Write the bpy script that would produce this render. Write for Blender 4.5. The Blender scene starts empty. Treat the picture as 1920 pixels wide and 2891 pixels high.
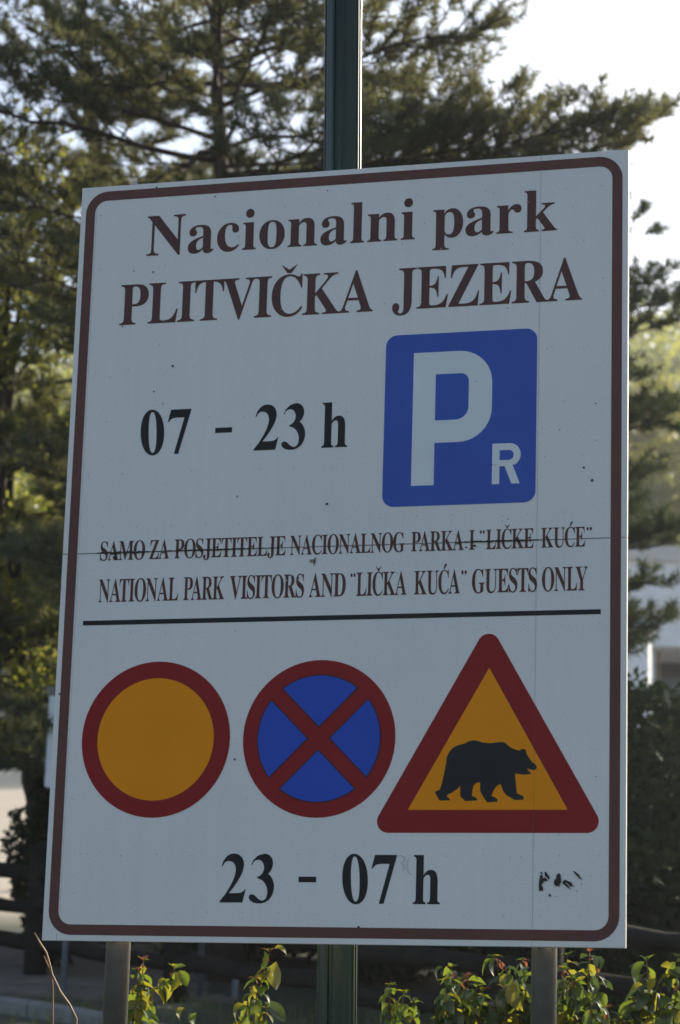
import bpy, bmesh, math, random
import numpy as np
from mathutils import Vector, Matrix

# ------------------------------------------------------------------ camera, sky, sun, exposure
sc = bpy.context.scene
col = sc.collection
CAM_Z = 1.5
BOARD_Z = CAM_Z + 0.35944            # height of the board's lower edge
CAM = Vector((2.50760, -6.13877, CAM_Z))
RIGHT = Vector((0.96306, 0.26775, 0.02872))
UP = Vector((0.03260, -0.22180, 0.97455))
FWD = Vector((-0.26730, 0.93761, 0.22233))
FPX = 7200.0                          # focal length in photograph pixels (1920 x 2891)
cam = bpy.data.cameras.new('camera')
cam.sensor_fit = 'VERTICAL'
cam.sensor_height = 24.0
cam.lens = FPX / 2891.0 * 24.0
cam.clip_end = 5000.0
cam.dof.use_dof = True
cam.dof.focus_distance = 6.75
cam.dof.aperture_fstop = 3.8
camo = bpy.data.objects.new('camera', cam)
col.objects.link(camo)
camo.matrix_world = Matrix(((RIGHT.x, UP.x, -FWD.x, CAM.x), (RIGHT.y, UP.y, -FWD.y, CAM.y),
                            (RIGHT.z, UP.z, -FWD.z, CAM.z), (0, 0, 0, 1)))
sc.camera = camo

SUN_AZ = math.radians(23.0)            # from +Y towards +X
SUN_EL = math.radians(25.5)
world = bpy.data.worlds.new('World')
sc.world = world
world.use_nodes = True
wn = world.node_tree
sky = wn.nodes.new('ShaderNodeTexSky')
sky.sky_type = 'NISHITA'
sky.sun_disc = False
sky.sun_elevation = SUN_EL
sky.sun_rotation = SUN_AZ
sky.air_density = 1.0
sky.dust_density = 2.0
sky.ozone_density = 1.0
wn.nodes['Background'].inputs['Strength'].default_value = 0.13
wn.links.new(sky.outputs[0], wn.nodes['Background'].inputs[0])
sl = bpy.data.lights.new('sun', 'SUN')
sl.energy = 5.0
sl.angle = math.radians(0.5)
sl.color = (1.0, 0.90, 0.74)
so = bpy.data.objects.new('sun', sl)
col.objects.link(so)
sund = Vector((math.sin(SUN_AZ) * math.cos(SUN_EL), math.cos(SUN_AZ) * math.cos(SUN_EL), math.sin(SUN_EL)))
so.rotation_euler = sund.to_track_quat('Z', 'Y').to_euler()
so.location = (0, 20, 40)
vs = sc.view_settings
vs.view_transform = 'Standard'
vs.look = 'None'
vs.gamma = 1.0
vs.use_curve_mapping = False
vs.exposure = 0.76
sc.render.engine = 'CYCLES'
sc.cycles.use_denoising = True
sc.cycles.max_bounces = 8
sc.cycles.transparent_max_bounces = 8
sc.cycles.volume_bounces = 0
sc.cycles.caustics_reflective = False
sc.cycles.caustics_refractive = False

random.seed(11)
RNG = np.random.default_rng(11)

# ------------------------------------------------------------------ measuring helpers
def ray(px, py):
    """direction of a photograph pixel (1920 x 2891)"""
    return RIGHT * ((px - 960.0) / FPX) - UP * ((py - 1445.5) / FPX) + FWD

def at(px, py, d):
    return CAM + ray(px, py) * d

def at_y(px, py, y):
    r = ray(px, py)
    return CAM + r * ((y - CAM.y) / r.y)

def bd(px, py):
    """photograph pixel -> position on the board face (metres from its lower left corner)"""
    p = at_y(px, py, 0.0)
    return (p.x, p.z - BOARD_Z)

FH = Vector((FWD.x, FWD.y, 0)).normalized()
RH = Vector((FH.y, -FH.x, 0))
_pd = [-60, 0, 3, 6, 7, 9, 13, 16, 17, 18, 22, 24, 30, 40, 60, 80, 100, 140, 170, 260, 400, 3000]
_pz = [0, 0, .1, .6, .8, 1.0, 1.42, 1.78, 1.92, 2.06, 2.56, 2.78, 3.45, 4.95, 8.2, 12, 17, 32, 43, 68, 78, 80]

def ground(x, y):
    d = (x - CAM.x) * FH.x + (y - CAM.y) * FH.y
    l = (x - CAM.x) * RH.x + (y - CAM.y) * RH.y
    z = float(np.interp(d, _pd, _pz))
    if d > 110:
        z += 5.0 * math.sin(l * 0.031 + 1.0) * min(1, (d - 110) / 60)
    return z

def gpt(p, dz=0.0):
    return Vector((p.x, p.y, ground(p.x, p.y) + dz))

# ------------------------------------------------------------------ materials
def mat(name, color, rough=0.6, var=0.25, scale=8.0, bump=0.0, bscale=None, metal=0.0, spec=0.5, color2=None, detail=5.0, coat=0.0):
    m = bpy.data.materials.new(name)
    m.use_nodes = True
    nt = m.node_tree
    b = nt.nodes['Principled BSDF']
    b.inputs['Roughness'].default_value = rough
    b.inputs['Metallic'].default_value = metal
    b.inputs['Specular IOR Level'].default_value = spec
    b.inputs['Coat Weight'].default_value = coat
    tc = nt.nodes.new('ShaderNodeTexCoord')
    n = nt.nodes.new('ShaderNodeTexNoise')
    n.inputs['Scale'].default_value = scale
    n.inputs['Detail'].default_value = detail
    nt.links.new(tc.outputs['Object'], n.inputs['Vector'])
    r = nt.nodes.new('ShaderNodeValToRGB')
    c2 = color2 or tuple(c * (1 - var) for c in color)
    r.color_ramp.elements[0].position = 0.3
    r.color_ramp.elements[1].position = 0.7
    r.color_ramp.elements[0].color = (*c2, 1)
    r.color_ramp.elements[1].color = (*color, 1)
    nt.links.new(n.outputs['Fac'], r.inputs['Fac'])
    nt.links.new(r.outputs['Color'], b.inputs['Base Color'])
    if bump:
        n2 = nt.nodes.new('ShaderNodeTexNoise')
        n2.inputs['Scale'].default_value = bscale or scale * 3
        n2.inputs['Detail'].default_value = 6
        nt.links.new(tc.outputs['Object'], n2.inputs['Vector'])
        bp = nt.nodes.new('ShaderNodeBump')
        bp.inputs['Strength'].default_value = bump
        bp.inputs['Distance'].default_value = 0.02
        nt.links.new(n2.outputs['Fac'], bp.inputs['Height'])
        nt.links.new(bp.outputs['Normal'], b.inputs['Normal'])
    return m

def leafmat(name, c1, c2, trans, tfac=0.45, rough=0.45, scale=1.5, gloss=0.06, spots=None):
    m = bpy.data.materials.new(name)
    m.use_nodes = True
    nt = m.node_tree
    nt.nodes.remove(nt.nodes['Principled BSDF'])
    out = nt.nodes['Material Output']
    tc = nt.nodes.new('ShaderNodeTexCoord')
    n = nt.nodes.new('ShaderNodeTexNoise')
    n.inputs['Scale'].default_value = scale
    n.inputs['Detail'].default_value = 4
    nt.links.new(tc.outputs['Object'], n.inputs['Vector'])
    r = nt.nodes.new('ShaderNodeValToRGB')
    r.color_ramp.elements[0].position = 0.35
    r.color_ramp.elements[1].position = 0.68
    r.color_ramp.elements[0].color = (*c1, 1)
    r.color_ramp.elements[1].color = (*c2, 1)
    nt.links.new(n.outputs['Fac'], r.inputs['Fac'])
    colout = r.outputs['Color']
    trc = nt.nodes.new('ShaderNodeMix')
    trc.data_type = 'RGBA'
    trc.blend_type = 'MULTIPLY'
    trc.inputs[0].default_value = 0.6
    trc.inputs[6].default_value = (*trans, 1)
    if spots:
        n3 = nt.nodes.new('ShaderNodeTexNoise')
        n3.inputs['Scale'].default_value = 55
        nt.links.new(tc.outputs['Object'], n3.inputs['Vector'])
        r3 = nt.nodes.new('ShaderNodeValToRGB')
        r3.color_ramp.elements[0].position = 0.56
        r3.color_ramp.elements[1].position = 0.68
        nt.links.new(n3.outputs['Fac'], r3.inputs['Fac'])
        mx = nt.nodes.new('ShaderNodeMix')
        mx.data_type = 'RGBA'
        nt.links.new(r3.outputs['Color'], mx.inputs[0])
        nt.links.new(colout, mx.inputs[6])
        mx.inputs[7].default_value = (*spots, 1)
        colout = mx.outputs[2]
    d = nt.nodes.new('ShaderNodeBsdfDiffuse')
    t = nt.nodes.new('ShaderNodeBsdfTranslucent')
    g = nt.nodes.new('ShaderNodeBsdfGlossy')
    g.inputs['Roughness'].default_value = rough
    nt.links.new(colout, d.inputs['Color'])
    sc2 = nt.nodes.new('ShaderNodeMix')
    sc2.data_type = 'RGBA'
    sc2.blend_type = 'MIX'
    sc2.inputs[0].default_value = 0.55
    nt.links.new(colout, sc2.inputs[6])
    sc2.inputs[7].default_value = (*trans, 1)
    nt.links.new(sc2.outputs[2], t.inputs['Color'])
    nt.nodes.remove(trc)
    m1 = nt.nodes.new('ShaderNodeMixShader')
    m1.inputs[0].default_value = tfac
    nt.links.new(d.outputs[0], m1.inputs[1])
    nt.links.new(t.outputs[0], m1.inputs[2])
    m2 = nt.nodes.new('ShaderNodeMixShader')
    m2.inputs[0].default_value = gloss
    nt.links.new(m1.outputs[0], m2.inputs[1])
    nt.links.new(g.outputs[0], m2.inputs[2])
    nt.links.new(m2.outputs[0], out.inputs['Surface'])
    return m

def sign_white():
    """aged white film: very slightly uneven, with faint vertical run-off streaks"""
    m = mat('sign_white', (0.84, 0.785, 0.735), spec=.3, rough=0.45, var=0.07, scale=1.6)
    nt = m.node_tree
    b = nt.nodes['Principled BSDF']
    src = b.inputs['Base Color'].links[0].from_socket
    tc = [n for n in nt.nodes if n.type == 'TEX_COORD'][0]
    mp = nt.nodes.new('ShaderNodeMapping')
    mp.inputs['Scale'].default_value = (26, 1, 0.9)
    nt.links.new(tc.outputs['Object'], mp.inputs['Vector'])
    n = nt.nodes.new('ShaderNodeTexNoise')
    n.inputs['Scale'].default_value = 1.6
    n.inputs['Detail'].default_value = 7
    nt.links.new(mp.outputs[0], n.inputs['Vector'])
    fine = nt.nodes.new('ShaderNodeTexNoise')
    fine.inputs['Scale'].default_value = 260
    fine.inputs['Detail'].default_value = 2
    nt.links.new(tc.outputs['Object'], fine.inputs['Vector'])
    r = nt.nodes.new('ShaderNodeValToRGB')
    r.color_ramp.elements[0].position = 0.30
    r.color_ramp.elements[0].color = (0.975, 0.972, 0.965, 1)
    r.color_ramp.elements[1].position = 0.62
    r.color_ramp.elements[1].color = (1, 1, 1, 1)
    nt.links.new(n.outputs['Fac'], r.inputs['Fac'])
    r2 = nt.nodes.new('ShaderNodeValToRGB')
    r2.color_ramp.elements[0].position = 0.32
    r2.color_ramp.elements[0].color = (0.90, 0.90, 0.90, 1)
    r2.color_ramp.elements[1].position = 0.55
    r2.color_ramp.elements[1].color = (1, 1, 1, 1)
    nt.links.new(fine.outputs['Fac'], r2.inputs['Fac'])
    a = nt.nodes.new('ShaderNodeMix'); a.data_type = 'RGBA'; a.blend_type = 'MULTIPLY'; a.inputs[0].default_value = 1
    nt.links.new(src, a.inputs[6]); nt.links.new(r.outputs[0], a.inputs[7])
    c = nt.nodes.new('ShaderNodeMix'); c.data_type = 'RGBA'; c.blend_type = 'MULTIPLY'; c.inputs[0].default_value = 1
    nt.links.new(a.outputs[2], c.inputs[6]); nt.links.new(r2.outputs[0], c.inputs[7])
    nt.links.new(c.outputs[2], b.inputs['Base Color'])
    return m

M = {}
M['white'] = sign_white()
M['brown'] = mat('brown_film', (0.150, 0.056, 0.044), 0.5, 0.22, 7, spec=.2)
M['text_brown'] = mat('brown_letter_film', (0.110, 0.044, 0.037), 0.5, 0.15, 9, spec=.2)
M['black'] = mat('black_film', (0.016, 0.016, 0.018), 0.5, 0.2, 9, spec=.2)
M['blue'] = mat('blue_film', (0.046, 0.108, 0.45), 0.5, 0.10, 6, spec=.15)
M['blue_bright'] = mat('bright_blue_film', (0.026, 0.085, 0.50), 0.5, 0.10, 6, spec=.15)
M['red'] = mat('red_film', (0.295, 0.014, 0.016), 0.5, 0.12, 6, spec=.15)
M['yellow'] = mat('yellow_film', (0.92, 0.30, 0.004), 0.5, 0.06, 6, spec=.1)
M['film_white'] = mat('white_letter_film', (0.74, 0.74, 0.73), 0.45, 0.06, 6, spec=.3)
M['seam'] = mat('seam_grime', (0.13, 0.12, 0.12), 0.8, 0.3, 40)
M['grime'] = mat('dark_grime', (0.035, 0.030, 0.024), 0.85, 0.4, 60)
M['faint'] = mat('faint_grime', (0.56, 0.55, 0.53), 0.7, 0.2, 40)
M['steel'] = mat('galvanised_steel', (0.175, 0.165, 0.150), 0.42, 0.35, 14, bump=0.08, bscale=60, metal=0.75)
M['alu'] = mat('aluminium_back', (0.50, 0.50, 0.50), 0.4, 0.12, 10, metal=0.6)
M['pole'] = mat('dark_green_enamel', (0.008, 0.024, 0.017), 0.34, 0.25, 5, spec=0.28)
M['bark'] = mat('pine_bark', (0.065, 0.043, 0.032), 0.9, 0.55, 9, bump=0.6, bscale=18)
M['twig'] = mat('twig_bark', (0.065, 0.042, 0.030), 0.9, 0.4, 20)
M['drytwig'] = mat('dry_stem', (0.33, 0.18, 0.09), 0.6, 0.35, 30)
M['stem'] = mat('shrub_stem', (0.14, 0.07, 0.035), 0.6, 0.4, 30)
M['needle'] = leafmat('pine_needles', (0.022, 0.044, 0.028), (0.050, 0.076, 0.036), (0.58, 0.55, 0.20), 0.27, scale=0.7, gloss=.03)
M['needle_sunlit'] = leafmat('sunlit_needles', (0.028, 0.050, 0.026), (0.065, 0.088, 0.036), (0.60, 0.58, 0.18), 0.42, scale=0.7, gloss=.03)  # paler, more translucent pine needles: the sunlit look is put into the material
M['needle_dark'] = leafmat('dark_needles', (0.020, 0.040, 0.022), (0.045, 0.070, 0.030), (0.12, 0.15, 0.06), 0.30, scale=0.8, gloss=.015)
M['broad'] = leafmat('broad_leaves', (0.045, 0.075, 0.020), (0.10, 0.13, 0.03), (0.66, 0.66, 0.09), 0.55, scale=0.6)
M['broad_sunlit'] = leafmat('sunlit_leaves', (0.07, 0.09, 0.02), (0.16, 0.16, 0.03), (0.55, 0.50, 0.07), 0.5, scale=0.25)  # yellow of sun on the crowns, put into the leaf colour
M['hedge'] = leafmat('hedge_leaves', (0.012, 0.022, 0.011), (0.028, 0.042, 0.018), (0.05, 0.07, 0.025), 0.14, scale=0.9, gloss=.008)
M['leaf_green'] = leafmat('green_leaf', (0.040, 0.078, 0.016), (0.085, 0.125, 0.022), (0.36, 0.45, 0.035), 0.45, 0.5, 14, 0.03)
M['leaf_yellow'] = leafmat('yellow_green_leaf', (0.085, 0.115, 0.016), (0.17, 0.15, 0.022), (0.58, 0.52, 0.04), 0.46, 0.5, 22, 0.03, spots=(0.10, 0.035, 0.015))
M['leaf_dark'] = leafmat('dark_green_leaf', (0.022, 0.045, 0.018), (0.042, 0.068, 0.026), (0.14, 0.20, 0.035), 0.38, 0.45, 14, 0.05)
M['leaf_red'] = leafmat('red_leaf', (0.17, 0.045, 0.028), (0.24, 0.085, 0.045), (0.50, 0.17, 0.07), 0.40, 0.5, 14, 0.03)
M['grass'] = leafmat('grass_blades', (0.045, 0.070, 0.018), (0.085, 0.110, 0.030), (0.25, 0.30, 0.05), 0.35, scale=0.8)
M['asphalt'] = mat('asphalt', (0.06, 0.06, 0.06), 0.85, 0.3, 30, bump=0.3, bscale=90)
M['concrete'] = mat('kerb_concrete', (0.22, 0.21, 0.20), 0.85, 0.35, 9, bump=0.3, bscale=60)
M['plank'] = mat('weathered_plank', (0.17, 0.145, 0.125), 0.85, 0.45, 5, bump=0.4, bscale=40)
M['log'] = mat('dark_fence_log', (0.026, 0.022, 0.019), 0.95, 0.5, 6, bump=0.5, bscale=30, spec=.08)
M['wall_white'] = mat('white_render', (0.78, 0.79, 0.82), 0.8, 0.10, 3)
M['wall_tan'] = mat('tan_timber', (0.30, 0.19, 0.11), 0.7, 0.3, 5)
M['glass_dark'] = mat('dark_glazing', (0.02, 0.022, 0.025), 0.12, 0.2, 3)
M['roof_pale'] = mat('pale_roof_sheet', (0.55, 0.54, 0.52), 0.6, 0.15, 4)
M['moth'] = mat('moth_wing', (0.30, 0.26, 0.18), 0.8, 0.4, 200)

def ground_material():
    m = mat('ground_soil_and_gravel', (0.055, 0.055, 0.030), 0.95, 0.5, 0.9, bump=0.5, bscale=14, color2=(0.025, 0.036, 0.014))
    nt = m.node_tree
    b = nt.nodes['Principled BSDF']
    src = b.inputs['Base Color'].links[0].from_socket
    at_ = nt.nodes.new('ShaderNodeAttribute')
    at_.attribute_name = 'gravel'
    n = nt.nodes.new('ShaderNodeTexNoise')
    n.inputs['Scale'].default_value = 3.0
    n.inputs['Detail'].default_value = 6
    tc = [k for k in nt.nodes if k.type == 'TEX_COORD'][0]
    nt.links.new(tc.outputs['Object'], n.inputs['Vector'])
    r = nt.nodes.new('ShaderNodeValToRGB')
    r.color_ramp.elements[0].color = (0.40, 0.345, 0.27, 1)
    r.color_ramp.elements[1].color = (0.56, 0.475, 0.35, 1)
    nt.links.new(n.outputs['Fac'], r.inputs['Fac'])
    mx = nt.nodes.new('ShaderNodeMix')
    mx.data_type = 'RGBA'
    nt.links.new(at_.outputs['Fac'], mx.inputs[0])
    nt.links.new(src, mx.inputs[6])
    nt.links.new(r.outputs['Color'], mx.inputs[7])
    nt.links.new(mx.outputs[2], b.inputs['Base Color'])
    return m

# ------------------------------------------------------------------ object helpers
def link(name, mesh, material=None, parent=None, smooth=False):
    o = bpy.data.objects.new(name, mesh)
    col.objects.link(o)
    if material is not None and not mesh.materials:
        mesh.materials.append(material)
    if parent is not None:
        o.parent = parent
    if smooth:
        mesh.polygons.foreach_set('use_smooth', [True] * len(mesh.polygons))
    return o

def thing(name, label, cat, loc=(0, 0, 0), group=None):
    o = bpy.data.objects.new(name, None)
    o.empty_display_size = 0.1
    col.objects.link(o)
    o.location = loc
    o['label'] = label
    o['category'] = cat
    if group:
        o['group'] = group
    return o

def tag(o, label, cat, group=None):
    o['label'] = label
    o['category'] = cat
    if group:
        o['group'] = group
    return o

def mesh_np(name, v, f):
    """v (n,3), f (m,k) with constant k"""
    v = np.asarray(v, np.float32)
    f = np.asarray(f, np.int32)
    k = f.shape[1]
    me = bpy.data.meshes.new(name)
    me.vertices.add(len(v))
    me.vertices.foreach_set('co', v.ravel())
    me.loops.add(f.size)
    me.loops.foreach_set('vertex_index', f.ravel())
    me.polygons.add(len(f))
    me.polygons.foreach_set('loop_start', np.arange(0, f.size, k, dtype=np.int32))
    me.update(calc_edges=True)
    return me

def mesh_py(name, v, f):
    me = bpy.data.meshes.new(name)
    me.from_pydata([tuple(p) for p in v], [], f)
    me.update()
    return me

class MB:
    def __init__(self):
        self.v, self.f = [], []

    def box(self, lo, hi):
        b = len(self.v)
        for z in (lo[2], hi[2]):
            for y in (lo[1], hi[1]):
                for x in (lo[0], hi[0]):
                    self.v.append((x, y, z))
        for q in ((0, 2, 3, 1), (4, 5, 7, 6), (0, 1, 5, 4), (2, 6, 7, 3), (0, 4, 6, 2), (1, 3, 7, 5)):
            self.f.append(tuple(b + i for i in q))
        return self

    def tube(self, pts, rad, n=10, jit=0.0, rnd=None, cap=True):
        pts = [Vector(p) for p in pts]
        if not hasattr(rad, '__len__'):
            rad = [rad] * len(pts)
        b = len(self.v)
        ref = None
        for i, p in enumerate(pts):
            t = (pts[min(i + 1, len(pts) - 1)] - pts[max(i - 1, 0)]).normalized()
            if ref is None:
                ref = t.orthogonal().normalized()
            u = (ref - t * ref.dot(t))
            u = u.normalized() if u.length > 1e-6 else t.orthogonal().normalized()
            ref = u
            w = t.cross(u)
            for k in range(n):
                a = 2 * math.pi * k / n
                rr = rad[i] * (1 + (rnd.uniform(-jit, jit) if rnd else 0))
                self.v.append(tuple(p + (u * math.cos(a) + w * math.sin(a)) * rr))
        for i in range(len(pts) - 1):
            for k in range(n):
                self.f.append((b + i * n + k, b + i * n + (k + 1) % n, b + (i + 1) * n + (k + 1) % n, b + (i + 1) * n + k))
        if cap:
            self.f.append(tuple(b + k for k in reversed(range(n))))
            e = b + (len(pts) - 1) * n
            self.f.append(tuple(e + k for k in range(n)))
        return self

    def build(self, name, m, parent=None, smooth=False, bevel=0.0):
        me = mesh_py(name, self.v, self.f)
        o = link(name, me, m, parent, smooth)
        if bevel:
            md = o.modifiers.new('bevel', 'BEVEL')
            md.width = bevel
            md.segments = 2
        return o

# ------------------------------------------------------------------ the ground
def build_ground():
    ds = sorted(set(list(np.arange(-60, 0, 10.)) + list(np.arange(0, 40, 0.5)) + list(np.arange(40, 120, 4.)) +
                    list(np.arange(120, 420, 12.)) + [415]))
    us = sorted(set(list(np.linspace(-1, 1, 81))))
    v, f, g = [], [], []
    rs = random.Random(3)
    for d in ds:
        half = max(40.0, abs(d) * 0.6 + 20)
        for u in us:
            l = half * (abs(u) ** 1.6) * (1 if u > 0 else -1)
            x = CAM.x + FH.x * d + RH.x * l
            y = CAM.y + FH.y * d + RH.y * l
            v.append((x, y, ground(x, y) + rs.uniform(-.012, .012) * (1 if 4 < d < 60 else 0)))
            a = min(1, max(0, (d - 27) / 4)) * min(1, max(0, (74 - d) / 6))
            g.append(a)
    n = len(us)
    for i in range(len(ds) - 1):
        for k in range(n - 1):
            f.append((i * n + k, i * n + k + 1, (i + 1) * n + k + 1, (i + 1) * n + k))
    me = mesh_py('ground', v, f)
    at_ = me.attributes.new('gravel', 'FLOAT', 'POINT')
    at_.data.foreach_set('value', g)
    o = link('ground', me, ground_material(), smooth=True)
    o['kind'] = 'structure'

build_ground()

# road in front of the sign (the photographer stands on it)
def strip(name, d0, d1, l0, l1, m, dz, nd=24, nl=30):
    v, f = [], []
    for i in range(nd + 1):
        for k in range(nl + 1):
            d = d0 + (d1 - d0) * i / nd
            l = l0 + (l1 - l0) * k / nl
            x = CAM.x + FH.x * d + RH.x * l
            y = CAM.y + FH.y * d + RH.y * l
            v.append((x, y, ground(x, y) + dz))
    for i in range(nd):
        for k in range(nl):
            a = i * (nl + 1) + k
            f.append((a, a + 1, a + nl + 2, a + nl + 1))
    o = link(name, mesh_py(name, v, f), m)
    o['kind'] = 'structure'
    return o

strip('road', -5.0, 3.6, -30, 30, M['asphalt'], 0.03)

# ------------------------------------------------------------------ the sign
BW, BH = 1.5, 1.5 * 1.352
sign = thing('information_sign', 'large white national park notice board on two grey steel posts', 'sign', (0, 0, ground(0.75, 0.1)))
S0 = Vector((0, 0, BOARD_Z))
signoff = S0 - Vector(sign.location)

def flat_curve(contours, name='tmp', z=0.0):
    """filled planar mesh from closed polygons (holes by overlap), in (x, z)"""
    cu = bpy.data.curves.new(name, 'CURVE')
    cu.dimensions = '2D'
    cu.fill_mode = 'FRONT'
    for c in contours:
        s = cu.splines.new('POLY')
        s.points.add(len(c) - 1)
        for i, (x, y) in enumerate(c):
            s.points[i].co = (x, y, 0, 1)
        s.use_cyclic_u = True
    o = bpy.data.objects.new(name, cu)
    col.objects.link(o)
    dg = bpy.context.evaluated_depsgraph_get()
    me = bpy.data.meshes.new_from_object(o.evaluated_get(dg))
    vv = [tuple(v.co) for v in me.vertices]
    ff = [tuple(p.vertices) for p in me.polygons]
    bpy.data.objects.remove(o)
    bpy.data.curves.remove(cu)
    bpy.data.meshes.remove(me)
    return vv, ff

def face(name, pieces, m, parent, lift):
    """pieces: list of (verts2d, faces) lying on the board; lift = height above the board face"""
    v, f = [], []
    for pv, pf in pieces:
        b = len(v)
        v += [(p[0], -lift, p[1]) for p in pv]
        for q in pf:
            q = list(q)
            a, c, d = (pv[q[0]], pv[q[1]], pv[q[2]])
            area = sum(pv[q[i]][0] * pv[q[(i + 1) % len(q)]][1] - pv[q[(i + 1) % len(q)]][0] * pv[q[i]][1] for i in range(len(q)))
            if area < 0:
                q.reverse()
            f.append(tuple(b + i for i in q))
    o = link(name, mesh_py(name, v, f), m, parent)
    if parent is sign:
        o.location = signoff
    return o

def rrect(x0, y0, x1, y1, r, n=10):
    out = []
    for cx, cy, a0 in ((x1 - r, y1 - r, 0), (x0 + r, y1 - r, 90), (x0 + r, y0 + r, 180), (x1 - r, y0 + r, 270)):
        for k in range(n + 1):
            a = math.radians(a0 + 90.0 * k / n)
            out.append((cx + r * math.cos(a), cy + r * math.sin(a)))
    return out

def circle(cx, cy, r, n=72):
    return [(cx + r * math.cos(2 * math.pi * k / n), cy + r * math.sin(2 * math.pi * k / n)) for k in range(n)]

# panels: the board is two sheets meeting at a horizontal joint
JOINT = 0.5 * (bd(186, 1563)[1] + bd(1768, 1519)[1])
for nm, z0, z1 in (('upper_panel', JOINT + 0.0006, BH), ('lower_panel', 0.0, JOINT - 0.0006)):
    p = MB().box((0, 0, z0), (BW, 0.014, z1)).build(nm, M['white'], sign, bevel=0.0012)
    p.location = signoff
GAP, BWID = 0.0150, 0.0265
face('border', [flat_curve([rrect(GAP, GAP, BW - GAP, BH - GAP, 0.062),
                            rrect(GAP + BWID, GAP + BWID, BW - GAP - BWID, BH - GAP - BWID, 0.034)])], M['brown'], sign, 0.0006)

# --- lettering
def zoomed(ox, oy, s):
    return lambda x, y: (ox + x * s, oy + y * s)
def mathbold(ch):
    if 'A' <= ch <= 'Z': return chr(0x1D400 + ord(ch) - 65)
    if 'a' <= ch <= 'z': return chr(0x1D41A + ord(ch) - 97)
    if '0' <= ch <= '9': return chr(0x1D7CE + ord(ch) - 48)
    return ch

_gl = {}
def glyph(ch):
    if ch in _gl:
        return _gl[ch]
    cu = bpy.data.curves.new('g', 'FONT')
    cu.body = mathbold(ch)
    cu.resolution_u = 6
    o = bpy.data.objects.new('g', cu)
    col.objects.link(o)
    dg = bpy.context.evaluated_depsgraph_get()
    me = bpy.data.meshes.new_from_object(o.evaluated_get(dg))
    v = np.array([tuple(p.co)[:2] for p in me.vertices])
    f = [tuple(p.vertices) for p in me.polygons]
    bpy.data.objects.remove(o)
    bpy.data.curves.remove(cu)
    bpy.data.meshes.remove(me)
    v[:, 0] -= v[:, 0].min()
    _gl[ch] = (v, f, v[:, 0].max())
    return _gl[ch]

CAPH = glyph('N')[0][:, 1].max()
# narrow bold figures, drawn after the ones on the sign (zoom of 339..1073 x 1073..1355)
ZG = zoomed(339, 1073, 734 / 1568)
_oval = lambda cx, cy, rx, ry, e: [(cx + rx * math.copysign(abs(math.cos(t)) ** e, math.cos(t)), cy + ry * math.copysign(abs(math.sin(t)) ** e, math.sin(t))) for t in [2 * math.pi * k / 48 for k in range(48)]]
DIG = {'0': [_oval(197, 316, 74, 137, .94), _oval(198, 316, 25, 122, .85)],
       '7': [[(302,180),(431,174),(347,444),(319,445),(386,225),(335,227),(312,232),(298,241),(289,254),(281,255)]],
       '2': [[(819,226),(830,196),(850,170),(873,156),(895,152),(920,156),(940,171),(950,192),(952,215),(946,245),(932,276),(910,312),(886,345),(862,374),(915,371),(935,367),(950,357),(957,347),(962,348),(942,422),(806,428),(808,420),(840,381),(868,338),(888,300),(900,265),(904,240),(899,216),(886,201),(868,195),(850,197),(835,208),(825,227)]],
       '3': [[(981,210),(996,182),(1018,160),(1043,148),(1066,144),(1088,150),(1104,166),(1111,188),(1109,212),(1099,236),(1082,255),(1098,268),(1110,288),(1117,313),(1116,340),(1107,370),(1090,396),(1066,413),(1040,421),(1015,422),(990,417),(974,407),(967,393),(969,381),(978,374),(990,373),(1003,378),(1016,390),(1032,402),(1049,405),(1064,397),(1074,380),(1078,355),(1074,330),(1063,309),(1047,293),(1030,286),(1018,283),(1016,276),(1032,269),(1047,255),(1056,236),(1058,215),(1051,196),(1040,184),(1025,180),(1008,184),(996,194),(986,211)]]}
_sc = CAPH / (bd(*ZG(330, 178))[1] - bd(*ZG(330, 445))[1])
for k_, cs_ in DIG.items():
    cs_ = [[bd(*ZG(*p)) for p in c] for c in cs_]
    fv, ff_ = flat_curve(cs_)
    fv = np.array([p[:2] for p in fv])
    fv[:, 0] -= fv[:, 0].min()
    lo, hi = fv[:, 1].min(), fv[:, 1].max()
    over = .014 * CAPH if k_ in '03' else 0
    top_ = CAPH if k_ == '7' else CAPH * 1.02
    fv[:, 1] = -over + (fv[:, 1] - lo) / (hi - lo) * (top_ + over)
    fv[:, 0] *= _sc
    _gl[k_] = (fv, ff_, fv[:, 0].max())
KERN = {'AV': -.10, 'VI': -.02, 'TV': -.03, 'LI': -.0, 'KA': -.02, 'PA': -.09, 'RK': -.01, 'TA': -.09, 'AT': -.09, 'AN': .0,
        'LY': -.10, 'AL': 0, 'RA': -.02, 'CK': 0, 'UC': 0, 'CA': -.02, 'ZA': -.01, 'AM': -.01, '07': .02, '23': .02, 'ra': 0, 'rk': .0}

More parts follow.
